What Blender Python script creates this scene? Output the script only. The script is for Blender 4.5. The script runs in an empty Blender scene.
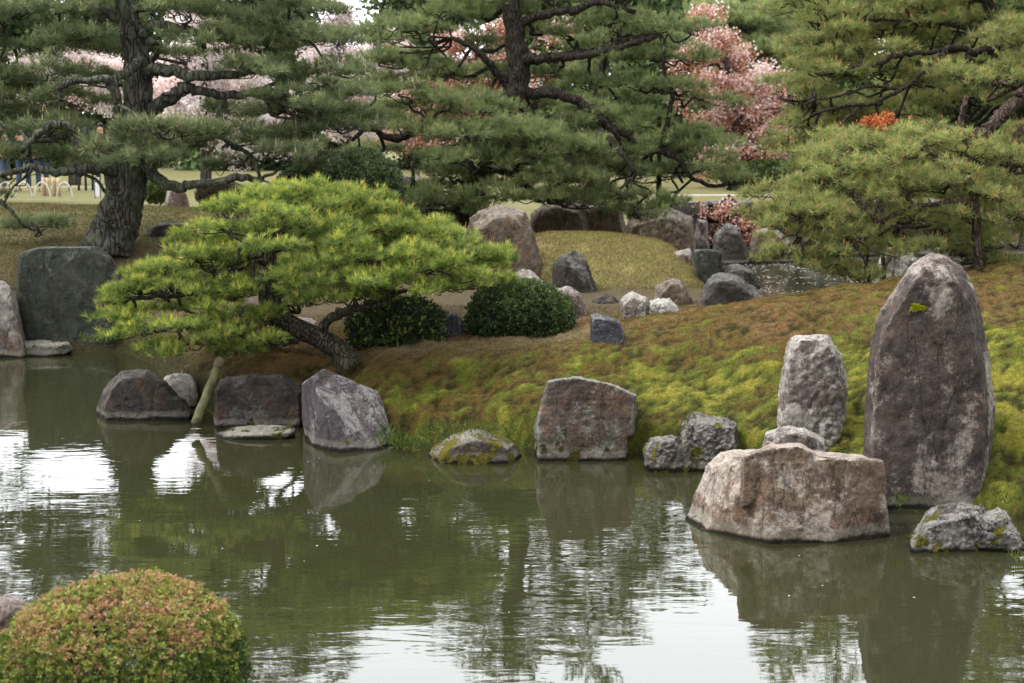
import bpy, bmesh, math, random
import numpy as np
from mathutils import Vector, Matrix

# ------------------------------------------------------------------ camera, world, sun, exposure
SC = bpy.context.scene
COL = SC.collection
R = math.radians
F = 1400.0; CX = 512.0; CY = 341.5; CH = 3.0; PITCH = math.atan(216.0 / F)

cam_d = bpy.data.cameras.new('camera'); cam = bpy.data.objects.new('camera', cam_d); COL.objects.link(cam)
cam_d.sensor_width = 36.0; cam_d.lens = 36.0 * F / 1024.0
cam_d.clip_start = 0.1; cam_d.clip_end = 2000
cam.location = (0, 0, CH); cam.rotation_euler = (math.pi / 2 - PITCH, 0, 0)
cam_d.dof.use_dof = True; cam_d.dof.focus_distance = 11.5; cam_d.dof.aperture_fstop = 3.4
SC.camera = cam

SUN_EL, SUN_AZ = R(56), R(-105)          # azimuth measured from +Y towards +X; light comes from the upper left, a little behind
world = bpy.data.worlds.new('World'); SC.world = world; world.use_nodes = True
nt = world.node_tree; nt.nodes.clear()
sky = nt.nodes.new('ShaderNodeTexSky'); sky.sky_type = 'NISHITA'; sky.sun_disc = False
sky.sun_elevation = SUN_EL; sky.sun_rotation = SUN_AZ; sky.air_density = 1.0; sky.dust_density = 4.0; sky.ozone_density = 1.0
hsv = nt.nodes.new('ShaderNodeHueSaturation'); hsv.inputs['Saturation'].default_value = 0.10
mixc = nt.nodes.new('ShaderNodeMix'); mixc.data_type = 'RGBA'; mixc.inputs['Factor'].default_value = 0.75
mixc.inputs['B'].default_value = (15.0, 15.3, 15.8, 1)      # even cloud deck over the sky
# sky brightness raised beyond the far trees, added to whiten the pond's reflections
tcw = nt.nodes.new('ShaderNodeTexCoord'); dot = nt.nodes.new('ShaderNodeVectorMath'); dot.operation = 'DOT_PRODUCT'
dot.inputs[1].default_value = (-0.20, 0.86, 0.47); nt.links.new(tcw.outputs['Generated'], dot.inputs[0])
mrg = nt.nodes.new('ShaderNodeMapRange'); mrg.interpolation_type = 'SMOOTHSTEP'
for k_, v_ in (('From Min', 0.0), ('From Max', 1.0), ('To Min', 0.92), ('To Max', 2.1)): mrg.inputs[k_].default_value = v_
nt.links.new(dot.outputs['Value'], mrg.inputs['Value'])
vsc = nt.nodes.new('ShaderNodeVectorMath'); vsc.operation = 'SCALE'; nt.links.new(mixc.outputs['Result'], vsc.inputs[0]); nt.links.new(mrg.outputs['Result'], vsc.inputs['Scale'])
bg = nt.nodes.new('ShaderNodeBackground'); bg.inputs['Strength'].default_value = 0.13
wo = nt.nodes.new('ShaderNodeOutputWorld')
nt.links.new(sky.outputs[0], hsv.inputs['Color']); nt.links.new(hsv.outputs[0], mixc.inputs['A'])
nt.links.new(vsc.outputs[0], bg.inputs['Color']); nt.links.new(bg.outputs[0], wo.inputs[0])

sun_d = bpy.data.lights.new('sun', 'SUN'); sun_d.energy = 2.6; sun_d.angle = R(11); sun_d.color = (1.0, 0.955, 0.89)
sun = bpy.data.objects.new('sun', sun_d); COL.objects.link(sun)
sd = Vector((math.sin(SUN_AZ) * math.cos(SUN_EL), math.cos(SUN_AZ) * math.cos(SUN_EL) , math.sin(SUN_EL)))
sun.rotation_euler = sd.to_track_quat('Z', 'Y').to_euler()
SC.view_settings.view_transform = 'Standard'; SC.view_settings.look = 'None'
SC.view_settings.exposure = 0.10; SC.view_settings.gamma = 1.0
SC.view_settings.use_curve_mapping = False
SC.cycles.max_bounces = 6; SC.cycles.transparent_max_bounces = 4; SC.cycles.diffuse_bounces = 3; SC.cycles.glossy_bounces = 3
SC.cycles.caustics_reflective = False; SC.cycles.caustics_refractive = False

# ------------------------------------------------------------------ pixel -> world
SP, CP = math.sin(PITCH), math.cos(PITCH)
def ray(px, py):
    a = (px - CX) / F; b = (CY - py) / F
    return (a, CP + b * SP, -SP + b * CP)
def W(px, py, Y):                     # the point at distance Y from the camera's wall plane
    d = ray(px, py); t = Y / d[1]
    return Vector((d[0] * t, Y, CH + d[2] * t))
def G(px, py, z=0.0):                 # the point on the level z
    d = ray(px, py); t = (z - CH) / d[2]
    return Vector((d[0] * t, d[1] * t, z))
def mpp(Y): return Y / F

# ------------------------------------------------------------------ numpy noise
_rs = np.random.RandomState(7)
_perm = _rs.permutation(256); _perm = np.concatenate([_perm, _perm, _perm])
_grad = _rs.randn(256, 3); _grad /= np.linalg.norm(_grad, axis=1)[:, None]
def pnoise(P):
    P = np.asarray(P, float); i = np.floor(P).astype(int); f = P - i; i &= 255
    u = f * f * f * (f * (f * 6 - 15) + 10)
    def g(dx, dy, dz):
        h = _perm[_perm[_perm[i[:, 0] + dx] + i[:, 1] + dy] + i[:, 2] + dz] & 255
        gr = _grad[h]
        return gr[:, 0] * (f[:, 0] - dx) + gr[:, 1] * (f[:, 1] - dy) + gr[:, 2] * (f[:, 2] - dz)
    def L(a, b, t): return a + (b - a) * t
    x0 = L(L(g(0, 0, 0), g(1, 0, 0), u[:, 0]), L(g(0, 1, 0), g(1, 1, 0), u[:, 0]), u[:, 1])
    x1 = L(L(g(0, 0, 1), g(1, 0, 1), u[:, 0]), L(g(0, 1, 1), g(1, 1, 1), u[:, 0]), u[:, 1])
    return L(x0, x1, u[:, 2]) * 1.6
def fbm(P, s=1.0, o=4, r=0.5, seed=0.0):
    P = np.asarray(P, float) * s + seed * 17.13; a = 1.0; t = np.zeros(len(P)); n = 0
    for k in range(o):
        t += a * pnoise(P + k * 31.7); n += a; a *= r; P = P * 2.03
    return t / n
def sstep(a, b, x):
    t = np.clip((x - a) / (b - a), 0, 1); return t * t * (3 - 2 * t)

# ------------------------------------------------------------------ object helpers
def tag(o, label=None, cat=None, group=None, kind=None):
    if label: o['label'] = label
    if cat: o['category'] = cat
    if group: o['group'] = group
    if kind: o['kind'] = kind
    return o
def empty(name, loc, label, cat, group=None):
    o = bpy.data.objects.new(name, None); COL.objects.link(o); o.location = loc; o.empty_display_size = 0.2
    bpy.context.view_layer.update()
    return tag(o, label, cat, group)
def link(name, me, mat, parent=None, loc=None):
    """mesh data in world coordinates unless loc is given; moved to its parent's or own origin"""
    base = Vector(parent.matrix_world.translation) if parent else Vector(loc if loc is not None else (0, 0, 0))
    me.transform(Matrix.Translation(-base))
    if mat:
        for m in (mat if isinstance(mat, (list, tuple)) else [mat]): me.materials.append(m)
    o = bpy.data.objects.new(name, me); COL.objects.link(o)
    if parent:
        o.parent = parent; o.location = (0, 0, 0)
        if parent.type == 'MESH': pass
    else: o.location = base
    bpy.context.view_layer.update()
    return o
def tris_mesh(name, T, tone=None, colr=None, smooth=False):
    """T: (n, k, 3) array of n k-gons"""
    n, k, _ = T.shape
    me = bpy.data.meshes.new(name)
    me.vertices.add(n * k); me.vertices.foreach_set('co', T.astype(np.float32).ravel())
    me.loops.add(n * k); me.loops.foreach_set('vertex_index', np.arange(n * k, dtype=np.int32))
    me.polygons.add(n); me.polygons.foreach_set('loop_start', np.arange(0, n * k, k, dtype=np.int32))
    me.polygons.foreach_set('loop_total', np.full(n, k, dtype=np.int32))
    if tone is not None:
        a = me.attributes.new('tone', 'FLOAT', 'POINT'); a.data.foreach_set('value', np.repeat(tone, k).astype(np.float32))
    if colr is not None:
        a = me.attributes.new('col', 'FLOAT_COLOR', 'POINT')
        c = np.ones((n * k, 4), np.float32); c[:, :3] = np.repeat(colr, k, axis=0); a.data.foreach_set('color', c.ravel())
    me.update(); 
    return me
class MB:
    def __init__(s): s.v = []; s.f = []
    def tube(s, pts, rad, n=8, rough=0.0, cap=True, seed=0, ridges=0.0):
        pts = [Vector(p) for p in pts]; b = len(s.v); m = len(pts)
        T = [(pts[min(i + 1, m - 1)] - pts[max(i - 1, 0)]).normalized() for i in range(m)]
        u = T[0].cross(Vector((0.3, 0.9, 0.31))).normalized()
        for i in range(m):
            u = (u - T[i] * u.dot(T[i])).normalized(); w = T[i].cross(u)
            for k in range(n):
                a = 2 * math.pi * k / n; d = u * math.cos(a) + w * math.sin(a); r = rad[i]
                if rough or ridges:
                    q = pts[i] + d * rad[i]
                    P = np.array([[q.x * 5 + seed, q.y * 5, q.z * 5]])
                    r *= 1 + rough * float(pnoise(P)[0]) * 1.3
                    if ridges:
                        Pr = np.array([[q.x * 14 + seed, q.y * 14, q.z * 3.2]])
                        r *= 1 - ridges * (1 - min(1, abs(float(pnoise(Pr)[0])) * 4))
                s.v.append(pts[i] + d * r)
            if i:
                for k in range(n):
                    a0 = b + (i - 1) * n + k; a1 = b + (i - 1) * n + (k + 1) % n
                    s.f.append((a0, a1, a1 + n, a0 + n))
        if cap:
            s.f.append(tuple(b + k for k in range(n))[::-1]); s.f.append(tuple(b + (m - 1) * n + k for k in range(n)))
        return s
    def box(s, c, h, rz=0.0):
        b = len(s.v)
        for z in (-1, 1):
            for x, y in ((-1, -1), (1, -1), (1, 1), (-1, 1)):
                X, Y = x * h[0], y * h[1]
                s.v.append(Vector((c[0] + X * math.cos(rz) - Y * math.sin(rz), c[1] + X * math.sin(rz) + Y * math.cos(rz), c[2] + z * h[2])))
        for q in ((0, 3, 2, 1), (4, 5, 6, 7), (0, 1, 5, 4), (1, 2, 6, 5), (2, 3, 7, 6), (3, 0, 4, 7)): s.f.append(tuple(b + i for i in q))
        return s
    def mesh(s, name, smooth=True):
        me = bpy.data.meshes.new(name); me.from_pydata([tuple(v) for v in s.v], [], s.f)
        if smooth: me.polygons.foreach_set('use_smooth', [True] * len(me.polygons))
        me.update(); return me
def spline(pts, n=8):
    """Catmull-Rom through rows of numbers"""
    P = [np.array(p, float) for p in pts]; P = [2 * P[0] - P[1]] + P + [2 * P[-1] - P[-2]]; out = []
    for i in range(1, len(P) - 2):
        for k in range(n):
            t = k / n; a, b, c, d = P[i - 1:i + 3]
            out.append(0.5 * ((2 * b) + (-a + c) * t + (2 * a - 5 * b + 4 * c - d) * t * t + (-a + 3 * b - 3 * c + d) * t ** 3))
    out.append(P[-2]); return out

# ------------------------------------------------------------------ materials
def newmat(name):
    m = bpy.data.materials.new(name); m.use_nodes = True; t = m.node_tree; t.nodes.clear()
    o = t.nodes.new('ShaderNodeOutputMaterial'); return m, t, o
def N(t, kind, **kw):
    n = t.nodes.new(kind)
    for k, v in kw.items():
        if k in n.inputs.keys() if hasattr(n.inputs, 'keys') else False: n.inputs[k].default_value = v
        else: setattr(n, k, v)
    return n
def noise(t, vec, scale, detail=4, rough=0.55, dist=0.0):
    n = t.nodes.new('ShaderNodeTexNoise'); n.inputs['Scale'].default_value = scale; n.inputs['Detail'].default_value = detail
    n.inputs['Roughness'].default_value = rough; n.inputs['Distortion'].default_value = dist
    t.links.new(vec, n.inputs['Vector']); return n.outputs['Fac']
def ramp(t, fac, stops):
    n = t.nodes.new('ShaderNodeValToRGB'); cr = n.color_ramp
    while len(cr.elements) < len(stops): cr.elements.new(0.5)
    for e, (p, c) in zip(cr.elements, stops):
        e.position = p; e.color = (c, c, c, 1) if isinstance(c, (int, float)) else (*c, 1)
    t.links.new(fac, n.inputs[0]); return n.outputs[0]
def mix(t, fac, a, b, mode='MIX'):
    n = t.nodes.new('ShaderNodeMix'); n.data_type = 'RGBA'; n.blend_type = mode
    for s, v in (('Factor', fac), ('A', a), ('B', b)):
        i = n.inputs[s] if s == 'Factor' else [q for q in n.inputs if q.name == s and q.type == 'RGBA'][0]
        if isinstance(v, (int, float)): i.default_value = v if s == 'Factor' else (v, v, v, 1)
        elif isinstance(v, tuple): i.default_value = (*v, 1)
        else: t.links.new(v, i)
    return [q for q in n.outputs if q.type == 'RGBA'][0]
def math_(t, op, a, b=0.0, clamp=False):
    n = t.nodes.new('ShaderNodeMath'); n.operation = op; n.use_clamp = clamp
    for i, v in enumerate((a, b)):
        if isinstance(v, (int, float)): n.inputs[i].default_value = v
        else: t.links.new(v, n.inputs[i])
    return n.outputs[0]
def mapping(t, scale=(1, 1, 1), rot=(0, 0, 0), loc=(0, 0, 0)):
    g = t.nodes.new('ShaderNodeNewGeometry'); m = t.nodes.new('ShaderNodeMapping')
    m.inputs['Scale'].default_value = scale; m.inputs['Rotation'].default_value = rot; m.inputs['Location'].default_value = loc
    t.links.new(g.outputs['Position'], m.inputs['Vector']); return m.outputs[0]
def bump(t, h, strength, dist, normal=None):
    b = t.nodes.new('ShaderNodeBump'); b.inputs['Strength'].default_value = strength; b.inputs['Distance'].default_value = dist
    t.links.new(h, b.inputs['Height'])
    if normal is not None: t.links.new(normal, b.inputs['Normal'])
    return b.outputs[0]
def princ(t, o, col, rough=0.9, normal=None, spec=0.3):
    p = t.nodes.new('ShaderNodeBsdfPrincipled')
    if isinstance(col, tuple): p.inputs['Base Color'].default_value = (*col, 1)
    else: t.links.new(col, p.inputs['Base Color'])
    if isinstance(rough, (int, float)): p.inputs['Roughness'].default_value = rough
    else: t.links.new(rough, p.inputs['Roughness'])
    p.inputs['Specular IOR Level'].default_value = spec
    if normal is not None: t.links.new(normal, p.inputs['Normal'])
    t.links.new(p.outputs[0], o.inputs[0]); return p

def rock_mat(name, dark, mid, light, amt=0.5, moss=0.25, streak=(0, 0, 0), seed=0.0, mosscol=(0.16, 0.15, 0.02), ochre=0.3):
    """amt: how much of the face is pale crust; moss: share of moss cushions"""
    m, t, o = newmat(name)
    v = mapping(t, loc=(seed, seed * 1.7, 0)); vs = mapping(t, (1, 1, 0.28), streak, (seed, 0, seed))
    geo = t.nodes.new('ShaderNodeNewGeometry')
    big = noise(t, v, 2.2, 8, 0.62, 0.4); st = noise(t, vs, 5.0, 8, 0.68, 0.6); fine = noise(t, v, 34, 6, 0.7); grain = noise(t, v, 110, 3, 0.8)
    c = mix(t, ramp(t, big, [(0.36, 0.0), (0.62, 1.0)]), dark, mid)
    c = mix(t, math_(t, 'MULTIPLY', ramp(t, noise(t, v, 3.3, 6, 0.6, 0.7), [(0.5, 0.0), (0.66, 1.0)]), ochre), c, (0.26, 0.15, 0.085))
    # pale crust in streaks and flecks
    big2 = noise(t, v, 1.7, 5, 0.6, 1.0); sn0 = t.nodes.new('ShaderNodeSeparateXYZ'); t.links.new(geo.outputs['Normal'], sn0.inputs[0])
    k = math_(t, 'ADD', math_(t, 'ADD', math_(t, 'MULTIPLY', st, 0.45), math_(t, 'MULTIPLY', fine, 0.33)), math_(t, 'ADD', math_(t, 'MULTIPLY', math_(t, 'SUBTRACT', math_(t, 'MULTIPLY', big2, 2.0), 0.5), .34), math_(t, 'MULTIPLY', math_(t, 'MAXIMUM', sn0.outputs['Z'], 0.0), .13)))
    lo = 0.665 - 0.17 * amt
    c = mix(t, math_(t, 'MULTIPLY', ramp(t, k, [(lo - .015, 0.0), (lo + 0.075, 1.0)]), 0.85), c, light)
    # worn pale edges, then mid-scale mottling, darker in the noise's low spots
    c = mix(t, math_(t, 'MULTIPLY', ramp(t, geo.outputs['Pointiness'], [(0.515, 0.0), (0.60, 1.0)]), 0.55), c, light)
    c = mix(t, 1.0, c, ramp(t, noise(t, v, 13, 8, 0.75), [(0.34, 0.52), (0.5, 1.0), (0.66, 1.45)]), 'MULTIPLY')
    # hairline cracks
    vv = t.nodes.new('ShaderNodeTexVoronoi'); vv.feature = 'DISTANCE_TO_EDGE'; vv.inputs['Scale'].default_value = 2.6
    dn = t.nodes.new('ShaderNodeTexNoise'); dn.inputs['Scale'].default_value = 3.0; dn.inputs['Detail'].default_value = 5; t.links.new(vs, dn.inputs['Vector'])
    add = t.nodes.new('ShaderNodeVectorMath'); add.operation = 'MULTIPLY_ADD'; t.links.new(dn.outputs['Color'], add.inputs[0])
    add.inputs[1].default_value = (0.7, 0.7, 0.7); t.links.new(vs, add.inputs[2]); t.links.new(add.outputs[0], vv.inputs['Vector'])
    crack = ramp(t, vv.outputs['Distance'], [(0.0, 0.0), (0.030, 1.0)])
    crk = math_(t, 'MAXIMUM', crack, ramp(t, big, [(0.52, 0.0), (0.57, 1.0)]))
    c = mix(t, crk, mix(t, 0.6, c, (0.02, 0.018, 0.015)), c)
    c = mix(t, 1.0, c, ramp(t, grain, [(0.3, 0.45), (0.7, 1.5)]), 'MULTIPLY')
    # round lichen spots
    ls = ramp(t, math_(t, 'ADD', math_(t, 'MULTIPLY', noise(t, v, 9, 6, 0.7), .7), math_(t, 'MULTIPLY', big2, .3)), [(0.60, 0.0), (0.64, 1.0)])
    c = mix(t, math_(t, 'MULTIPLY', ls, 0.45), c, (0.42, 0.42, 0.37))
    sep = t.nodes.new('ShaderNodeSeparateXYZ'); t.links.new(geo.outputs['Position'], sep.inputs[0])
    sn = t.nodes.new('ShaderNodeSeparateXYZ'); t.links.new(geo.outputs['Normal'], sn.inputs[0])
    z = math_(t, 'ADD', sep.outputs['Z'], math_(t, 'MULTIPLY', math_(t, 'SUBTRACT', big, 0.5), 0.10))
    # scum line left by the pond and the wet foot
    c = mix(t, math_(t, 'MULTIPLY', ramp(t, z, [(0.03, 0.0), (0.05, 1.0), (0.085, 0.8), (0.11, 0.0)]), 0.55), c, (0.36, 0.34, 0.28))
    c = mix(t, ramp(t, z, [(0.02, 1.0), (0.04, 0.0)]), c, (0.018, 0.017, 0.012))
    # moss cushions, low down and on ledges
    mz = math_(t, 'SUBTRACT', 1.0, math_(t, 'MULTIPLY', sep.outputs['Z'], 2.2), True)
    mk = math_(t, 'ADD', noise(t, v, 6.5, 5, 0.6), math_(t, 'ADD', math_(t, 'MULTIPLY', mz, 0.14), math_(t, 'MULTIPLY', sn.outputs['Z'], 0.05)))
    th = 0.80 - 0.32 * moss
    mm = ramp(t, mk, [(th, 0.0), (th + 0.025, 1.0)])
    c = mix(t, mm, c, mix(t, fine, mosscol, (mosscol[0] * 0.3, mosscol[1] * 0.35, mosscol[2] * 0.3)))
    h1 = math_(t, 'ADD', st, math_(t, 'MULTIPLY', fine, 0.5))
    nrm = bump(t, noise(t, v, 13, 10, 0.78), 1.0, 0.05); nrm = bump(t, h1, 1.0, 0.06, nrm); nrm = bump(t, math_(t, 'MULTIPLY', crk, 1.0), 0.6, 0.012, nrm); nrm = bump(t, grain, 0.7, 0.006, nrm)
    nrm = bump(t, mm, 0.8, 0.02, nrm)
    princ(t, o, c, 0.85, nrm, 0.25); return m

def foliage_mat(name, stops, transl=0.35, rough=0.6, spec=0.25, hue=0.0, sc=1.2):
    """stops: colours along the 'tone' attribute (0..1); on pines it runs from painted-in shade inside and below to fresh upper tips"""
    m, t, o = newmat(name)
    a = t.nodes.new('ShaderNodeAttribute'); a.attribute_name = 'tone'
    c = ramp(t, a.outputs['Fac'], stops)
    v = mapping(t); nn = noise(t, v, sc, 3)
    c = mix(t, 1.0, c, ramp(t, nn, [(0.3, 0.78), (0.7, 1.22)]), 'MULTIPLY')
    p = t.nodes.new('ShaderNodeBsdfPrincipled'); t.links.new(c, p.inputs['Base Color'])
    p.inputs['Roughness'].default_value = rough; p.inputs['Specular IOR Level'].default_value = spec
    tr = t.nodes.new('ShaderNodeBsdfTranslucent'); t.links.new(c, tr.inputs['Color'])
    mx = t.nodes.new('ShaderNodeMixShader'); mx.inputs[0].default_value = transl
    t.links.new(p.outputs[0], mx.inputs[1]); t.links.new(tr.outputs[0], mx.inputs[2]); t.links.new(mx.outputs[0], o.inputs[0])
    return m
def bark_mat(name, dark, light, mossy=(0.10, 0.12, 0.06), mo=0.4, sc=1.0):
    m, t, o = newmat(name)
    v = mapping(t, (1, 1, 0.3)); v2 = mapping(t)
    vv = t.nodes.new('ShaderNodeTexVoronoi'); vv.feature = 'DISTANCE_TO_EDGE'; vv.inputs['Scale'].default_value = 11 * sc
    dn = t.nodes.new('ShaderNodeTexNoise'); dn.inputs['Scale'].default_value = 6; t.links.new(v, dn.inputs['Vector'])
    add = t.nodes.new('ShaderNodeVectorMath'); add.operation = 'MULTIPLY_ADD'; t.links.new(dn.outputs['Color'], add.inputs[0])
    add.inputs[1].default_value = (0.25, 0.25, 0.25); t.links.new(v, add.inputs[2]); t.links.new(add.outputs[0], vv.inputs['Vector'])
    pl = ramp(t, vv.outputs['Distance'], [(0.0, 0.0), (0.14, 1.0)]); f = noise(t, v2, 30, 5, 0.7)
    c = mix(t, pl, (dark[0] * 0.5, dark[1] * 0.5, dark[2] * 0.5), mix(t, ramp(t, f, [(0.35, 0.0), (0.65, 1.0)]), dark, light))
    c = mix(t, math_(t, 'MULTIPLY', ramp(t, noise(t, v2, 3, 5, 0.6), [(0.45, 0.0), (0.6, 1.0)]), mo), c, mossy)
    nrm = bump(t, pl, 1.0, 0.03); nrm = bump(t, f, 0.6, 0.01, nrm)
    princ(t, o, c, 0.9, nrm, 0.2); return m
def plain_mat(name, col, rough=0.8, var=0.2, sc=8, spec=0.3):
    m, t, o = newmat(name); v = mapping(t); n = noise(t, v, sc, 5, 0.6)
    c = mix(t, 1.0, col, ramp(t, n, [(0.3, 1 - var), (0.7, 1 + var)]), 'MULTIPLY')
    princ(t, o, c, rough, bump(t, n, 0.3, 0.01), spec); return m

# ------------------------------------------------------------------ ground heights
POND = [(-16, 20.5), (-9, 18.7), (-6.8, 18.55), (-5.2, 18.5), (-4.6, 17.6), (-4.1, 16.4), (-3.7, 15.2), (-3.0, 14.3), (-2.1, 14.0), (-1.5, 13.4), (-1.1, 13.15), (-.67, 13.05), (-.2, 12.95), (.16, 12.8),
        (1.14, 12.6), (1.5, 12.4), (1.98, 12.25), (2.45, 11.7), (2.8, 11.35), (3.1, 11.1), (3.5, 10.85), (3.85, 10.45), (4.6, 10.1), (6.5, 9.2), (12, 8), (14, 5.2), (8, 5.4), (3, 5.8), (0, 6.0), (-1.2, 6.3),
        (-1.85, 6.8), (-2.4, 7.3), (-3.2, 7.9), (-5, 8.8), (-9, 10), (-16, 12)]
INLET = [(2.95, 20.4), (3.2, 26), (3.7, 30), (4.2, 33.2), (9, 33.6), (20, 33), (22, 26), (12, 21.5), (7, 19.8), (5.2, 18.4), (4.2, 17.9), (3.3, 18.4)]
def sdf(poly, x, y):
    """distance to a polygon, negative inside"""
    P = np.array(poly, float); Q = np.roll(P, -1, axis=0); d = np.full(x.shape, 1e9); ins = np.zeros(x.shape, bool)
    for (ax, ay), (bx, by) in zip(P, Q):
        ex, ey = bx - ax, by - ay; wx, wy = x - ax, y - ay
        t = np.clip((wx * ex + wy * ey) / (ex * ex + ey * ey), 0, 1)
        d = np.minimum(d, (wx - ex * t) ** 2 + (wy - ey * t) ** 2)
        c = ((ay <= y) & (by > y)) | ((by <= y) & (ay > y))
        with np.errstate(divide='ignore', invalid='ignore'):
            xi = ax + (y - ay) / (by - ay) * ex
        ins ^= c & (x < xi)
    d = np.sqrt(d); return np.where(ins, -d, d)
HC = [(-6.5, 19.2, 1.3), (-8.5, 20, 1.4), (-5.3, 19.2, 1.15), (-5.5, 20.2, 1.38), (-6.8, 22.8, 1.68), (-4.6, 22.6, 1.66), (-3, 22.5, 1.5), (-9, 24, 1.7), (-3.6, 18.5, .95), (-4.1, 17.2, .7), (-2.6, 15.2, .55), (-2.0, 14.4, .42), (-1.8, 16, .75),
      (-1.2, 14.6, .70), (-.5, 14.3, .74), (.3, 14.3, .77), (.9, 14.3, .80), (1.6, 14.6, .92), (0, 15.8, .80), (-1, 17, .85), (1, 16.5, .85), (2.2, 15.0, 1.0), (3.0, 15.2, 1.10), (3.8, 15.5, 1.2), (5, 16, 1.3), (6.2, 16.6, 1.38), (7.5, 17, 1.4),
      (0.5, 13.5, .52), (-.6, 13.6, .42), (1.4, 13.2, .48), (2.0, 12.9, .45), (2.7, 12.6, .55), (2.6, 13.5, .78), (3.4, 12.5, .75), (3.2, 11.9, .40), (4.0, 11.7, .62), (4.0, 13, .95), (3.9, 10.7, .30), (5.0, 10.9, .45), (5, 13, 1.05), (6.5, 12, 1.0), (7, 14.5, 1.3),
      (2.5, 17, .9), (4, 17.5, .8), (6, 18.5, .9), (2.3, 19, .85), (2.6, 22, .75), (2.2, 26, .9), (-1, 20, 1.0), (0, 24, 1.1), (-1, 26, 1.3), (-3, 27, 1.45), (-7, 28, 1.5), (-9, 33, 1.45), (-12, 30, 1.5), (0, 30, 1.3), (2, 34, 1.2), (5, 35.5, 1.15), (12, 36, 1.15), (22, 36, 1.2),
      (-5, 38, 1.35), (0, 42, 1.25), (10, 45, 1.2), (-15, 45, 1.4), (25, 45, 1.2), (0, 80, 1.2), (-40, 60, 1.4), (40, 60, 1.2),
      (-3, 6.5, .35), (-1.7, 5.9, .3), (0, 5, .45), (3, 5, .5), (0, 1, 1.35), (-4, 3, 1.2), (5, 2, 1.3), (-6, 7.6, .5), (0, -10, 1.4), (-12, 9, .8), (12, 3, 1.0)]
_hc = np.array(HC)
def hgt(x, y, detail=True):
    x = np.asarray(x, float); y = np.asarray(y, float)
    num = np.zeros(x.shape); den = np.zeros(x.shape)
    for cx, cy, cz in _hc:
        w = 1.0 / ((x - cx) ** 2 + (y - cy) ** 2 + 0.12) ** 1.9
        num += w * cz; den += w
    H = num / den
    r = np.sqrt(((x - 1.35) / 2.1) ** 2 + ((y - 20.3) / 2.0) ** 2)          # the grass mound in the middle
    H += 0.58 * np.clip(1 - r ** 2, 0, 1) ** 1.0 * sstep(1.05, 0.8, r)
    d = np.minimum(sdf(POND, x, y), sdf(INLET, x, y))
    P = np.stack([x, y, x * 0], 1)
    d = d + 0.07 * fbm(P, 1.7, 3, seed=3)
    bank = np.clip(d / 0.9, 0, 1); b = 0.42 * sstep(0, 0.10, d) + 0.58 * (1 - (1 - bank) ** 2)
    z = np.where(d > 0, H * b, -0.7 * sstep(0, -0.7, d) - 0.05)
    if detail:
        near = sstep(30, 18, y) * sstep(0, .15, d)
        mossy = near * sstep(17.5, 16.0, y) * sstep(8, 9.5, y)
        z = z + near * 0.03 * fbm(P, 1.1, 3, seed=1) + mossy * (0.065 * fbm(P, 2.6, 4, 0.62, seed=2) + 0.045 * fbm(P, 11, 3, 0.65, seed=5))
    return z
def hz(x, y): return float(hgt(np.array([x]), np.array([y]), False)[0])
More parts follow.
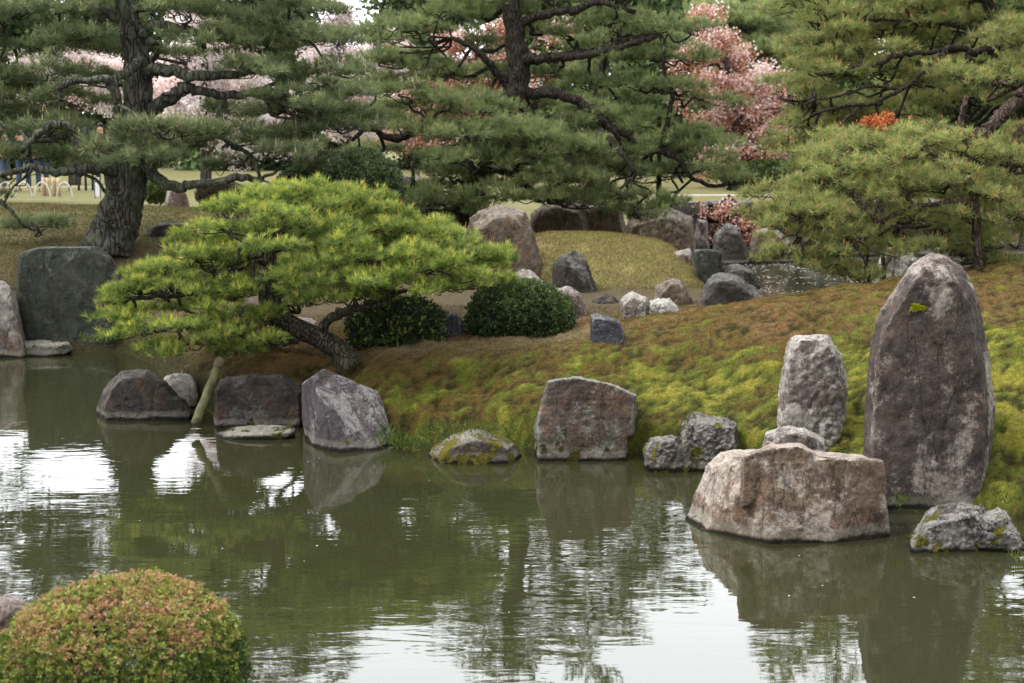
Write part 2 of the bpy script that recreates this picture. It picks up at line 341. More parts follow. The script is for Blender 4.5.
def ground_col(x, y, z):
    """the ground's own colours: moss in its greens and rusts, bare earth, raked lawn"""
    P = np.stack([x, y, z * 0], 1); n1 = fbm(P, 0.9, 4, 0.6, seed=11); n2 = fbm(P * np.array([1, 1.6, 1]), 3.3, 4, 0.65, seed=12); n3 = fbm(P, 11, 3, 0.65, seed=5); nh = fbm(P, 2.6, 4, 0.62, seed=2)
    br = np.array([.215, .20, .034]); ol = np.array([.095, .115, .018]); ru = np.array([.115, .078, .022]); dk = np.array([.035, .034, .012]); ye = np.array([.33, .27, .06])
    tan = np.array([.20, .155, .085]); er = np.array([.13, .095, .06]); lawn = np.array([.21, .19, .095]); lawng = np.array([.15, .16, .055])
    def M(a, b, t): t = np.clip(t, 0, 1)[:, None]; return a * (1 - t) + b * t
    # moss bank: greenest on the right flank, rusty along its brow and on the left
    crest = sstep(13.2, 14.7, y + 1.2 * n1) ; right = sstep(.2, 1.6, x)
    g = 0.20 + 0.18 * right + 0.95 * n2 + 0.35 * n1 + .65 * nh + .75 * n3 - 0.50 * crest + .3 * n2 * crest
    g = g - 0.35 * sstep(2.1, 2.7, x) * sstep(3.1, 2.7, x) * sstep(12.2, 12.8, y) + .22 * sstep(3.6, 4.4, x) * (z < .9)
    c = M(ru, np.array([.17, .10, .045]), crest * sstep(-.25, .25, n2)); c = M(c, ol, sstep(.02, .38, g)); c = M(c, br, sstep(.34, .72, g)); c = M(c, dk, sstep(.03, .34, -n3 - 0.6 * nh - .25 * n2) * .92)  # dk: recess shade put into the moss colour, following the relief noise
    c = M(c, ye, sstep(.2, .5, n1 + n3 * .5) * .45 * (x > .8) * sstep(.7, .45, z))
    # foot-worn strip along the top of the bank
    wx = np.exp(-((y - (14.75 + 0.12 * (x - .3))) / .42) ** 2) * sstep(-1.9, -.9, x) * sstep(1.4, .7, x)
    c = M(c, tan, wx * (.85 + n2)); 
    far = sstep(15.3, 16.4, y + .3 * n1) * sstep(4.5, 3, x - (y < 19) * 9 * 0)
    bc = M(np.array([.10, .085, .045]), er, .5 + 1.2 * n2); c = M(c, bc, far * sstep(3.2, 2.4, x))
    mound = sstep(1.05, .85, np.sqrt(((x - 1.35) / 2.1) ** 2 + ((y - 20.3) / 2.0) ** 2))
    mc = M(np.array([.20, .16, .07]), np.array([.24, .215, .075]), .5 + 1.4 * n2); mc = M(mc, np.array([.36, .30, .14]), sstep(.15, .5, n1 + .5 * n2))
    c = M(c, mc, mound)
    lf = sstep(18.5, 19.5, y) * sstep(-2.3, -3.2, x)
    lc = M(np.array([.15, .122, .050]), np.array([.085, .085, .035]), .5 + 1.6 * n2); lc = M(lc, er * 1.0, sstep(.0, .4, -n1) * sstep(20.8, 19.6, y)); c = M(c, lc, lf)
    L = M(lawn, lawng, .35 + .9 * n1 + .3 * n2); c = M(c, L, sstep(23.5, 25.5, y + .5 * n1))
    pth = sstep(.5, .25, np.abs(y - 37.5 - .04 * x)); c = M(c, np.array([.45, .42, .36]), pth)
    near = sstep(8, 7, y); c = M(c, ol * .8, near)
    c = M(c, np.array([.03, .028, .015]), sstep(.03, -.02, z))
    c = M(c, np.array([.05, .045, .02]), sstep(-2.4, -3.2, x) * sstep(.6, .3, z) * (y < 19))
    return np.clip(c * (1 + .25 * n3[:, None]), 0.004, 0.9)

def build_ground():
    xs = np.concatenate([-np.geomspace(400, 9.3, 46), np.arange(-9, 8.6, 0.052), np.geomspace(8.9, 400, 46)])
    ys = np.concatenate([np.linspace(-60, 4, 18), np.arange(4.6, 9.6, .2), np.arange(9.7, 16.8, .05), np.arange(16.9, 24, .11), np.arange(24.3, 42, .35), np.geomspace(43, 900, 30)])
    X, Y = np.meshgrid(xs, ys); x, y = X.ravel(), Y.ravel(); z = hgt(x, y)
    n, m = len(xs), len(ys); me = bpy.data.meshes.new('ground')
    V = np.stack([x, y, z], 1); I = np.arange(n * m).reshape(m, n)
    Fc = np.stack([I[:-1, :-1], I[:-1, 1:], I[1:, 1:], I[1:, :-1]], -1).reshape(-1, 4)
    me.vertices.add(n * m); me.vertices.foreach_set('co', V.astype(np.float32).ravel()); me.loops.add(Fc.size); me.loops.foreach_set('vertex_index', Fc.astype(np.int32).ravel())
    me.polygons.add(len(Fc)); me.polygons.foreach_set('loop_start', np.arange(0, Fc.size, 4, dtype=np.int32)); me.polygons.foreach_set('loop_total', np.full(len(Fc), 4, dtype=np.int32))
    me.polygons.foreach_set('use_smooth', np.ones(len(Fc), bool))
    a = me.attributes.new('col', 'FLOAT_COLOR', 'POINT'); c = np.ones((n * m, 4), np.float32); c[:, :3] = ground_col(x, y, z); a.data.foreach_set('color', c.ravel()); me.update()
    mt, t, o = newmat('ground'); at = t.nodes.new('ShaderNodeAttribute'); at.attribute_name = 'col'; v = mapping(t)
    f = noise(t, v, 26, 6, 0.7); f2 = noise(t, v, 90, 3, .7)
    cc = mix(t, 1.0, at.outputs['Color'], ramp(t, f, [(0.3, 0.55), (0.7, 1.35)]), 'MULTIPLY')
    princ(t, o, cc, 0.95, bump(t, f2, .6, .012, bump(t, f, 1.0, 0.035)), 0.1)
    tag(link('ground', me, mt), kind='structure')
build_ground()

# ------------------------------------------------------------------ water
def build_water():
    mt, t, o = newmat('pond_water')
    v = mapping(t, (0.55, 1.6, 1)); v2 = mapping(t, (1, 1, 1))
    calm = noise(t, mapping(t, (.22, .30, 1), loc=(3.1, 7.7, 0)), 1.0, 2, .5)
    r1 = noise(t, v, 1.9, 2, .45, .4); r2 = noise(t, mapping(t, (1.0, 3.6, 1)), 3.4, 2, .5, .6)
    amp = ramp(t, calm, [(0.36, 0.08), (0.55, 1.3)])
    h = math_(t, 'MULTIPLY', math_(t, 'ADD', r1, math_(t, 'MULTIPLY', r2, .28)), amp)
    nr = bump(t, h, 0.5, 0.0065)
    body = mix(t, noise(t, v2, .5, 3), (0.024, 0.026, 0.011), (0.031, 0.033, 0.014))
    p = princ(t, o, body, 0.012, nr, 0.5); p.inputs['IOR'].default_value = 2.05
    for nm, pts in (('pond_water', [(-60, -4), (60, -4), (60, 17.2), (2.2, 17.2), (2.2, 21.0), (-60, 21.0)]), ('inlet_water', [(2.2, 17.2), (60, 17.2), (60, 34.5), (2.2, 34.5)])):
        me = bpy.data.meshes.new(nm); me.from_pydata([(x, y, 0) for x, y in pts], [], [tuple(range(len(pts)))]); me.update()
        tag(link(nm, me, mt), kind='structure')
build_water()

# ------------------------------------------------------------------ rocks
def unit_rows(a): return a / np.maximum(np.linalg.norm(a, axis=1, keepdims=True), 1e-9)
def unit_(a): return a / np.linalg.norm(a)
def hull_into(bm, pts):
    vs = [bm.verts.new(p) for p in pts]
    r = bmesh.ops.convex_hull(bm, input=vs)
    bmesh.ops.delete(bm, geom=[g for g in r['geom_interior'] if isinstance(g, bmesh.types.BMVert)], context='VERTS')
def rock_points(out, Y0, T, fs, bs, fst, jit, rng, extra=(), low=0.30, sil=0.4):
    pts = []; cx = sum(p[0] for p in out) / len(out); by = max(p[1] for p in out); ty = min(p[1] for p in out)
    def ring(Y, sx, sy):
        for p in out:
            px = cx + (p[0] - cx) * sx; py = by + (p[1] - by) * sy
            dy = p[2] if len(p) > 2 else 0
            w = W(px, py, Y + dy); w += Vector([rng.uniform(-1, 1) * jit for _ in range(3)]); pts.append(w)
            if p[1] > by - (by - ty) * 0.22: pts.append(w + Vector((0, 0, -low)))
    ring(Y0 + T * sil, 1, 1); ring(Y0, fs, fst); ring(Y0 + T, bs, bs * .97 + .0)
    for e in extra: pts.append(W(e[0], e[1], Y0 + e[2]))
    return pts
def make_rock(name, label, outs, Y0, T, mat, fs=.82, bs=.75, fst=.86, amp=0.035, seed=0, extra=(), cat='rock', group=None, res=80, low=.30, strata=(0, 0, 1), samp=0.0, parent=None, sil=.4, jit=.012, cut=.045, pts=None):
    """outs: outlines in photo pixels, each one convex piece; T: the stone's depth in metres"""
    rng = random.Random(seed * 31 + 5)
    if not isinstance(outs[0][0], (tuple, list)): outs = [outs]
    bm = bmesh.new(); allp = []
    for i, o in enumerate(outs):
        if pts and i == 0:
            by = max(q[1] for q in pts); ty = min(q[1] for q in pts); p = [W(q[0], q[1], Y0 + q[2]) for q in pts]
            p += [W(q[0], q[1], Y0 + q[2]) + Vector((0, 0, -low)) for q in pts if q[1] > by - .25 * (by - ty)]
        else: p = rock_points(o, Y0, T, fs, bs, fst, jit, rng, extra if i == 0 else (), low, sil)
        allp += p; hull_into(bm, p)
    lo = Vector([min(p[i] for p in allp) for i in range(3)]); hi = Vector([max(p[i] for p in allp) for i in range(3)]); size = max(hi - lo)
    me = bpy.data.meshes.new('tmp'); bm.to_mesh(me); bm.free()
    ob = bpy.data.objects.new('tmp', me); COL.objects.link(ob)
    md = ob.modifiers.new('r', 'REMESH'); md.mode = 'VOXEL'; md.voxel_size = size / res; md.use_smooth_shade = True
    s = ob.modifiers.new('s', 'SMOOTH'); s.factor = .4; s.iterations = 1
    dg = bpy.context.evaluated_depsgraph_get(); me2 = bpy.data.meshes.new_from_object(ob.evaluated_get(dg))
    bpy.data.objects.remove(ob)
    n = len(me2.vertices); co = np.empty(n * 3, np.float32); me2.vertices.foreach_get('co', co); co = co.reshape(-1, 3).astype(float)
    no = np.empty(n * 3, np.float32); me2.vertices.foreach_get('normal', no); no = no.reshape(-1, 3)
    S = seed * 3.3; rr = np.random.RandomState(seed + 50)
    for q in range(26):                                # split faces: the stone is clipped by many flat planes
        dn = unit_(rr.randn(3)); h = co @ dn; lim = h.max() - size * rr.uniform(.2, 1) * cut
        over = np.maximum(h - lim, 0); co -= np.outer(over * .93, dn)
    me2.vertices.foreach_set('co', co.astype(np.float32).ravel()); me2.update(); me2.vertices.foreach_get('normal', nb := np.empty(n * 3, np.float32)); no = nb.reshape(-1, 3)
    k = 1.0 / max(size, .25)
    q1 = co * np.array([1, 1, .55]) + .25 * size * fbm(co, 1.5 * k, 2, .5, S + 8)[:, None]
    d = .75 * fbm(co, 2.2 * k, 2, .5, S) + .55 * np.round(fbm(q1, 3.4 * k, 2, .5, S + 2) * 4) / 4 + .35 * fbm(co, 9 * k, 4, .7, S + 1) + .40 * fbm(co, 24 * k, 3, .7, S + 6) - .35 * np.clip(1 - np.abs(fbm(q1, 2.2 * k, 3, .5, S + 4)) * 20, 0, 1)
    co += no * (d * amp * 1.2 * size)[:, None]
    if samp:                                           # bedding planes
        sv = np.array(strata, float); sv /= np.linalg.norm(sv); q = co @ sv
        w = np.stack([q * 9 + .5 * fbm(co, 2, 2, .5, S), co @ np.array([.3, .2, .1]), q * 0], 1)
        co += no * (samp * size * np.round(pnoise(w) * 3) / 3)[:, None]
    me2.vertices.foreach_set('co', co.astype(np.float32).ravel()); me2.update()
    me2.polygons.foreach_set('use_smooth', [True] * len(me2.polygons)); me2.name = name; me2.materials.clear()
    base = Vector(((lo.x + hi.x) / 2, (lo.y + hi.y) / 2, lo.z + low))
    o = link(name, me2, mat, parent, None if parent else base)
    if not parent: tag(o, label, cat, group)
    return o

M_tall = rock_mat('stone_tall', (.078, .060, .055), (.160, .126, .112), (.50, .43, .38), .30, .05, (.15, .1, 0), 1.0, ochre=.25)
M_pale = rock_mat('stone_pale', (.13, .105, .095), (.27, .22, .20), (.62, .57, .52), .80, .05, (0, .2, 0), 2.0, ochre=.3)
M_block = rock_mat('stone_block', (.17, .118, .084), (.33, .235, .175), (.60, .52, .45), .42, .06, (0, .5, 0), 3.0, ochre=.5)
M_low = rock_mat('stone_low', (.060, .052, .052), (.12, .105, .10), (.42, .41, .38), .55, .36, (0, 0, .5), 4.0, (.22, .19, .02))
M_mid = rock_mat('stone_mid', (.105, .078, .066), (.20, .15, .12), (.36, .38, .32), .50, .45, (0, .1, 0), 5.0, (.10, .095, .015), .6)
M_hump = rock_mat('stone_hump', (.085, .075, .072), (.17, .15, .14), (.38, .36, .33), .42, .45, (0, .8, 0), 6.0, (.24, .22, .02))
M_mossy = rock_mat('stone_mossy', (.09, .07, .062), (.19, .155, .13), (.36, .34, .28),   .45, .50, (0, 0, 0), 7.0, (.26, .22, .03))
M_purple = rock_mat('stone_purple', (.085, .072, .080), (.16, .138, .146), (.42, .39, .38), .35, .18, (0, -.6, .2), 8.0, (.22, .18, .02), .15)
M_dark = rock_mat('stone_dark', (.042, .038, .035), (.085, .075, .068), (.20, .19, .175), .22, .22, (0, .3, 0), 9.0, (.09, .09, .02), .3)
M_slab = rock_mat('stone_slab', (.17, .16, .12), (.27, .26, .20), (.42, .41, .35), .5, .3, (0, 1.4, 0), 10.0, (.10, .11, .02), .2)
M_slate = rock_mat('stone_slate', (.034, .042, .032), (.075, .085, .066), (.21, .22, .20), .12, .2, (0, .15, 0), 11.0, (.08, .09, .03), .1)
M_pink = rock_mat('stone_pink', (.15, .11, .095), (.27, .205, .18), (.46, .42, .38), .45, .1, (0, .3, 0), 12.0, ochre=.5)
M_brown = rock_mat('stone_brown', (.11, .085, .06), (.21, .165, .12), (.34, .30, .25), .3, .1, (0, -.7, 0), 13.0, ochre=.6)
M_white = rock_mat('stone_white', (.22, .19, .16), (.40, .36, .31), (.66, .63, .57), .8, .04, (0, .2, 0), 14.0, ochre=.35)
M_blue = rock_mat('stone_blue', (.055, .055, .065), (.10, .10, .115), (.25, .25, .26), .3, .0, (0, .5, 0), 15.0, ochre=.0)

# near right group
tall = make_rock('standing_stone', 'tallest upright dark standing stone with a rounded top, on the moss bank at the right',
    [(926, 252), (946, 254), (966, 267), (975, 285), (982, 322), (990, 359), (995, 404), (994, 437), (988, 482), (962, 497), (918, 514), (883, 506), (864, 468), (862, 445), (867, 404), (870, 345), (875, 318), (901, 280), (912, 262)],
    10.75, .80, M_tall, fs=.86, bs=.7, fst=.93, amp=.009, seed=1, cat='standing stone', res=140, jit=.008, strata=(.9, .1, .5), samp=.0035, cut=.010)
make_rock('standing_stone', 'mid-height pale lumpy standing stone left of the tall upright stone',
    [(791, 339), (803, 332), (830, 333), (840, 345), (845, 372), (847, 395), (843, 432), (832, 462), (783, 452), (777, 420), (782, 378), (785, 352)],
    11.75, .60, M_pale, fs=.8, fst=.95, amp=.03, seed=2, cat='standing stone', res=100, low=.4, cut=.014)
make_rock('boulder', 'small rounded pale boulder peeking out behind the flat-topped block at the waterside',
    [(759, 450), (764, 434), (785, 426), (805, 428), (825, 440), (834, 455), (800, 470)], 11.2, .55, M_pale, amp=.03, seed=3, res=60)
make_rock('boulder', 'large brown flat-topped block standing in the pond at lower right',
    [[(686, 531, -.05), (690, 516), (707, 486), (716, 462), (722, 453), (800, 449), (856, 456), (883, 461), (884, 500), (889, 530), (868, 541), (800, 547), (770, 546), (730, 541)],
     [(740, 455), (765, 446), (800, 443), (816, 450), (822, 462), (740, 468)]],
    9.90, 1.15, M_block, fs=.90, bs=.85, fst=.93, amp=.012, seed=4, res=140, extra=[(768, 466, -.12), (770, 547, -.12), (884, 470, .05)], sil=.35, jit=.01, strata=(.5, 0, .8), samp=.005, cut=.003,
    pts=[(720, 452, .75), (704, 466, .62), (766, 464, -.02), (830, 458, 0), (883, 461, .1), (858, 455, .8), (800, 449, 1.0), (735, 449, .9), (681, 531, .55), (697, 540, .30), (770, 548, -.1), (835, 547, -.06), (890, 538, .08), (889, 530, .7), (700, 520, 1.1)])
make_rock('boulder', 'low white-crusted boulder with yellow moss, right of the flat-topped block',
    [[(905, 545), (912, 533), (928, 512), (945, 502), (965, 500), (982, 504), (992, 520), (1000, 548), (968, 557), (925, 556)], [(985, 512), (998, 508), (1012, 520), (1024, 540), (1018, 552), (985, 556)]],
    9.62, .75, M_low, amp=.045, seed=5, res=100, fst=.8)
# middle bank
make_rock('boulder', 'squared brown boulder with a thin shelf on top, in the middle of the bank',
    [[(535, 455), (534, 425), (541, 398), (628, 402), (630, 440), (627, 460), (580, 463), (540, 460)], [(542, 396), (546, 381), (575, 377), (612, 384), (637, 395), (636, 404), (580, 404), (543, 402)]],
    12.35, .85, M_mid, fs=.93, bs=.85, fst=.98, amp=.014, seed=6, res=95, strata=(0, .2, 1), samp=.006, jit=.006, cut=.006)
make_rock('boulder', 'two-humped grey boulder with yellow moss, right of the squared brown boulder',
    [[(644, 466), (645, 442), (655, 434), (676, 437), (690, 470), (660, 472)], [(676, 470), (682, 424), (698, 414), (722, 415), (736, 424), (743, 450), (738, 472), (700, 477)]],
    11.95, .75, M_hump, amp=.055, seed=7, res=100)
make_rock('boulder', 'low mossy boulder with grass on its back, between the purple slab and the squared boulder',
    [(428, 458), (433, 445), (450, 434), (475, 428), (500, 431), (518, 440), (522, 457), (512, 466), (470, 468), (440, 465)], 12.25, .75, M_mossy, amp=.022, seed=8, res=75, fst=.7, fs=.75)
make_rock('boulder', 'tilted purple-grey pointed boulder with a split face, left of centre at the waterline',
    [[(302, 412), (304, 385), (313, 376), (324, 369), (350, 381), (379, 393), (384, 412), (397, 448), (385, 456), (345, 456), (318, 440), (303, 425)]],
    12.75, .95, M_purple, fs=.72, bs=.8, fst=.93, amp=.010, seed=9, res=90, extra=[(335, 395, -.10), (343, 457, -.22)], strata=(-.7, .3, .6), samp=.004, jit=.004, cut=.004,
    pts=[(313, 376, .22), (324, 368, .40), (318, 396, .02), (342, 456, -.10), (302, 384, .6), (302, 420, .6), (310, 436, .3), (351, 380, .5), (379, 392, .6), (384, 412, .5), (397, 451, .30), (384, 458, .05), (322, 371, .9), (376, 394, 1.0), (396, 448, 1.0), (303, 424, 1.0)])
make_rock('boulder', 'broad dark brown boulder behind the leaning prop under the golden pine',
    [(213, 420), (214, 388), (222, 376), (255, 373), (290, 374), (303, 388), (304, 428), (260, 432), (222, 428)], 13.75, .8, M_dark, fs=.9, fst=.95, amp=.02, seed=10, res=75)
make_rock('slab', 'flat pale slab lying on the water at the foot of the broad dark brown boulder',
    [(214, 436), (232, 427), (262, 424), (296, 425), (298, 432), (275, 441), (235, 443)], 13.2, .55, M_slab, fs=.8, fst=.5, amp=.012, seed=11, res=70, low=.1, cat='slab')
make_rock('boulder', 'dark blunt boulder standing out in the pond, left of the leaning prop',
    [[(94, 417), (108, 404), (107, 380), (122, 370), (148, 370), (168, 382), (180, 396), (186, 416), (140, 421)], [(150, 419), (165, 392), (186, 398), (192, 412), (184, 419)]], 14.1, .75, M_dark, fs=.85, amp=.016, seed=12, res=80)
make_rock('boulder', 'small white-topped boulder between the dark blunt boulder and the leaning prop',
    [(160, 384), (165, 374), (177, 370), (196, 378), (200, 390), (196, 404), (170, 404)], 14.75, .5, M_white, amp=.02, seed=13, res=50)
make_rock('boulder', 'dark moss-flecked boulder just behind the leaning prop',
    [(176, 392), (182, 366), (205, 361), (222, 375), (224, 414), (196, 420), (182, 415)], 15.1, .6, M_mossy, amp=.02, seed=14, res=50)
# far left bank
make_rock('standing_stone', 'wide flat-topped green slate stone on the far left bank',
    [(15, 290), (17, 254), (34, 247), (98, 246), (112, 256), (121, 272), (119, 310), (112, 352), (70, 356), (34, 352), (22, 320)], 18.5, .75, M_slate, fs=.95, fst=.985, bs=.8, amp=.008, seed=15, res=80, cat='standing stone')
make_rock('boulder', 'pinkish boulder cut by the left edge of the frame beside the slate stone',
    [(-50, 350), (-45, 298), (-15, 274), (10, 280), (22, 308), (30, 344), (8, 353)], 18.05, .8, M_pink, amp=.02, seed=16, res=50)
make_rock('slab', 'long low grey slab at the waterline below the slate stone',
    [(-20, 350), (0, 345), (35, 340), (70, 342), (77, 350), (40, 354), (0, 354)], 18.15, .4, M_slab, fst=.6, amp=.012, seed=17, res=70, low=.15, cat='slab')
make_rock('boulder', 'low dark boulder on the lawn right of the big leaning pine trunk',
    [(143, 236), (150, 225), (170, 221), (195, 224), (207, 234), (180, 240)], 20.6, .6, M_dark, amp=.02, seed=18, res=40, low=.15)
make_rock('boulder', 'small pink pointed boulder on the lawn crest beside the brown clipped hedge',
    [(164, 204), (168, 190), (181, 184), (186, 192), (190, 205)], 24.5, .5, M_pink, amp=.02, seed=19, res=36)
# under and behind the golden pine
make_rock('boulder', 'pale boulder seen through the golden pine left of its trunk', [(232, 325), (233, 308), (246, 298), (262, 300), (276, 312), (278, 330)], 15.9, .5, M_pink, amp=.03, seed=20, res=45, low=.4)
make_rock('boulder', 'pinkish boulder low behind the golden pine, right of its bent trunk', [(270, 345), (278, 320), (300, 314), (322, 322), (332, 350)], 16.1, .6, M_pink, amp=.025, seed=21, res=45, low=.4)
make_rock('boulder', 'reddish boulder on the bank below the golden pine and above the broad dark boulder', [(228, 368), (236, 345), (262, 335), (290, 345), (296, 366), (262, 372)], 15.3, .5, M_brown, amp=.025, seed=22, res=45, low=.3)
make_rock('boulder', 'small blue-grey boulder squeezed between the two round azalea bushes', [(441, 345), (443, 316), (452, 309), (461, 320), (467, 336), (460, 348)], 15.1, .4, M_blue, amp=.03, seed=23, res=45)
make_rock('boulder', 'pink curved boulder just above the right-hand round azalea', [(504, 300), (507, 275), (522, 268), (538, 272), (549, 287), (560, 305), (530, 310)], 16.3, .5, M_pink, amp=.025, seed=24, res=45, low=.4)
make_rock('boulder', 'pink and grey boulder right of the right-hand round azalea', [(545, 330), (548, 290), (565, 284), (580, 292), (589, 308), (590, 334)], 15.9, .5, M_pink, amp=.025, seed=25, res=50, low=.4)
make_rock('boulder', 'large brown boulder with a diagonal crack under the middle pine', [(462, 285), (464, 236), (474, 210), (500, 203), (524, 210), (536, 236), (545, 262), (547, 290)], 18.6, .95, M_brown, amp=.022, seed=26, res=75, low=.5)
make_rock('boulder', 'dark pointed boulder against the front of the grass mound', [(552, 292), (554, 262), (571, 248), (584, 254), (594, 280), (600, 298), (575, 304)], 18.0, .6, M_dark, amp=.03, seed=27, res=50, low=.4)
make_rock('boulder', 'low dark boulder in the hollow left of the white boulder', [(588, 322), (592, 298), (604, 291), (618, 297), (624, 320)], 17.0, .5, M_dark, amp=.03, seed=28, res=45, low=.4)
make_rock('boulder', 'craggy white boulder on top of the bank in the middle', [[(621, 328), (621, 300), (632, 292), (646, 297), (652, 328)], [(645, 326), (648, 300), (668, 298), (680, 306), (680, 322), (665, 328)]], 15.3, .5, M_white, amp=.05, seed=29, res=70)
make_rock('boulder', 'small blue-black upright boulder set in the moss in front of the white boulder', [(588, 345), (589, 316), (597, 313), (621, 319), (625, 341), (610, 356), (600, 355)], 14.2, .38, M_blue, amp=.022, seed=30, res=60, fs=.9, low=.2)
make_rock('boulder', 'rounded grey-brown boulder right behind the white boulder', [(654, 310), (656, 284), (668, 276), (682, 279), (693, 296), (695, 322), (675, 326)], 16.2, .5, M_brown, amp=.02, seed=31, res=50, low=.4)
make_rock('boulder', 'dark wedge-shaped boulder on the brow of the bank, sloping to the right', [(692, 325), (698, 298), (707, 278), (718, 269), (738, 275), (762, 290), (779, 304), (772, 318), (730, 326)], 15.6, .8, M_dark, amp=.022, seed=32, res=80, strata=(.4, 0, .9), samp=.006, low=.3)
make_rock('boulder', 'pinkish craggy boulder leaning on the square dark pillar stone', [(671, 275), (670, 253), (684, 244), (693, 247), (698, 280), (684, 282)], 19.4, .5, M_pink, amp=.03, seed=33, res=45, low=.4)
make_rock('boulder', 'long dark boulder between the pillar stone and the inlet', [(718, 292), (722, 266), (735, 262), (752, 268), (760, 285), (758, 296)], 19.0, .6, M_dark, amp=.025, seed=34, res=45, low=.4)
make_rock('boulder', 'broad brown rough boulder behind the left end of the grass mound', [(526, 252), (530, 212), (550, 200), (584, 202), (596, 252)], 23.6, .8, M_brown, amp=.03, seed=35, res=50, low=.5)
make_rock('boulder', 'pale-capped brown boulder behind the crown of the grass mound', [(580, 252), (584, 205), (602, 199), (622, 204), (632, 252)], 23.9, .8, M_brown, amp=.03, seed=36, res=50, low=.5)
make_rock('boulder', 'tall narrow pale boulder at the corner of the far stone wall', [(692, 262), (694, 222), (700, 212), (708, 222), (710, 262)], 27.0, .6, M_pink, amp=.03, seed=37, res=45, low=.6)
make_rock('boulder', 'dark hollowed boulder behind the right flank of the grass mound', [(620, 262), (624, 212), (645, 206), (672, 208), (694, 218), (697, 270)], 26.0, 1.0, M_brown, amp=.035, seed=38, res=55, low=.7)
make_rock('boulder', 'dark boulder beside the dark clipped bush, under the middle pine', [(385, 215), (388, 182), (400, 175), (422, 182), (434, 196), (436, 218)], 23.2, .8, M_dark, amp=.025, seed=39, res=50, low=.4)
make_rock('boulder', 'pale craggy boulder behind the moss bank, left of the tall upright stone', [(873, 285), (877, 262), (888, 244), (900, 239), (914, 248), (920, 262), (918, 288)], 19.6, .6, M_white, amp=.05, seed=40, res=55, low=.5)
make_rock('boulder', 'grey boulder half hidden behind the low right-hand pine', [(934, 285), (934, 248), (944, 240), (952, 250), (954, 285)], 20.3, .5, M_pink, amp=.03, seed=41, res=45, low=.5)
make_rock('boulder', 'small pale boulder low at the inlet shore behind the moss bank', [(805, 300), (815, 293), (832, 289), (850, 293), (848, 302)], 20.5, .5, M_white, amp=.05, seed=42, res=45, low=.5)
make_rock('boulder', 'pinkish boulder at the lower left corner of the pond beside the round shrub', [(-25, 640), (-15, 600), (5, 591), (26, 596), (34, 612), (28, 655)], 7.05, .5, M_pink, amp=.02, seed=43, res=55, low=.4)

make_rock('boulder', 'angular grey boulder under the far stone wall, right of the tall narrow pale one', [(712, 258), (714, 232), (726, 222), (742, 228), (750, 256)], 30.5, .8, M_dark, amp=.03, seed=44, res=45, low=.6)
make_rock('boulder', 'wide brownish boulder under the far stone wall, right of the angular grey boulder', [(748, 256), (752, 232), (770, 226), (788, 236), (794, 258)], 30.8, .9, M_brown, amp=.03, seed=45, res=45, low=.6)
# the moss cushion on the face of the tall stone
def moss_patch():
    mt = plain_mat('moss_cushion', (.40, .40, .02), .95, .3, 60, .1)
    c = None
    dg = bpy.context.evaluated_depsgraph_get()
    d = Vector(ray(916, 307)).normalized()
    ok, loc, nrm, *_ = SC.ray_cast(dg, cam.location, d)
    rs = np.random.RandomState(4); C = []; Nn = []
    for k in range(900):
        a = rs.rand() * 6.28; r = math.sqrt(rs.rand()) * (.75 + .35 * math.sin(3 * a + 1))
        px, py = 917 + 9 * r * math.cos(a), 307.5 + 3.2 * r * math.sin(a) + 1.2 * math.sin(px * .7) if k else 307
        ok, l, nn, *_ = SC.ray_cast(dg, cam.location, Vector(ray(px, py)).normalized())
        if ok and (l - loc).length < .3: C.append(l); Nn.append(nn)
    C = np.array(C); D = unit_rows(np.array(Nn) + .7 * rs.randn(len(C), 3)); S = unit_rows(np.cross(D, rs.randn(len(C), 3)))
    T = np.stack([C - S * .004, C + S * .004, C + D * .014], 1)
    link('moss_patch', tris_mesh('moss_patch', T), mt, tall)
moss_patch()

# square cut pillar stone
make_rock('pillar_stone', 'square-cut dark pillar stone standing between the mound and the inlet', [(694, 250), (708, 249), (722, 251), (723, 285), (712, 290), (697, 288)], 19.0, .42, M_slate, fs=.97, bs=.95, fst=1.0, amp=.012, seed=47, cat='stone', res=50, low=.5, cut=.01, jit=.003)

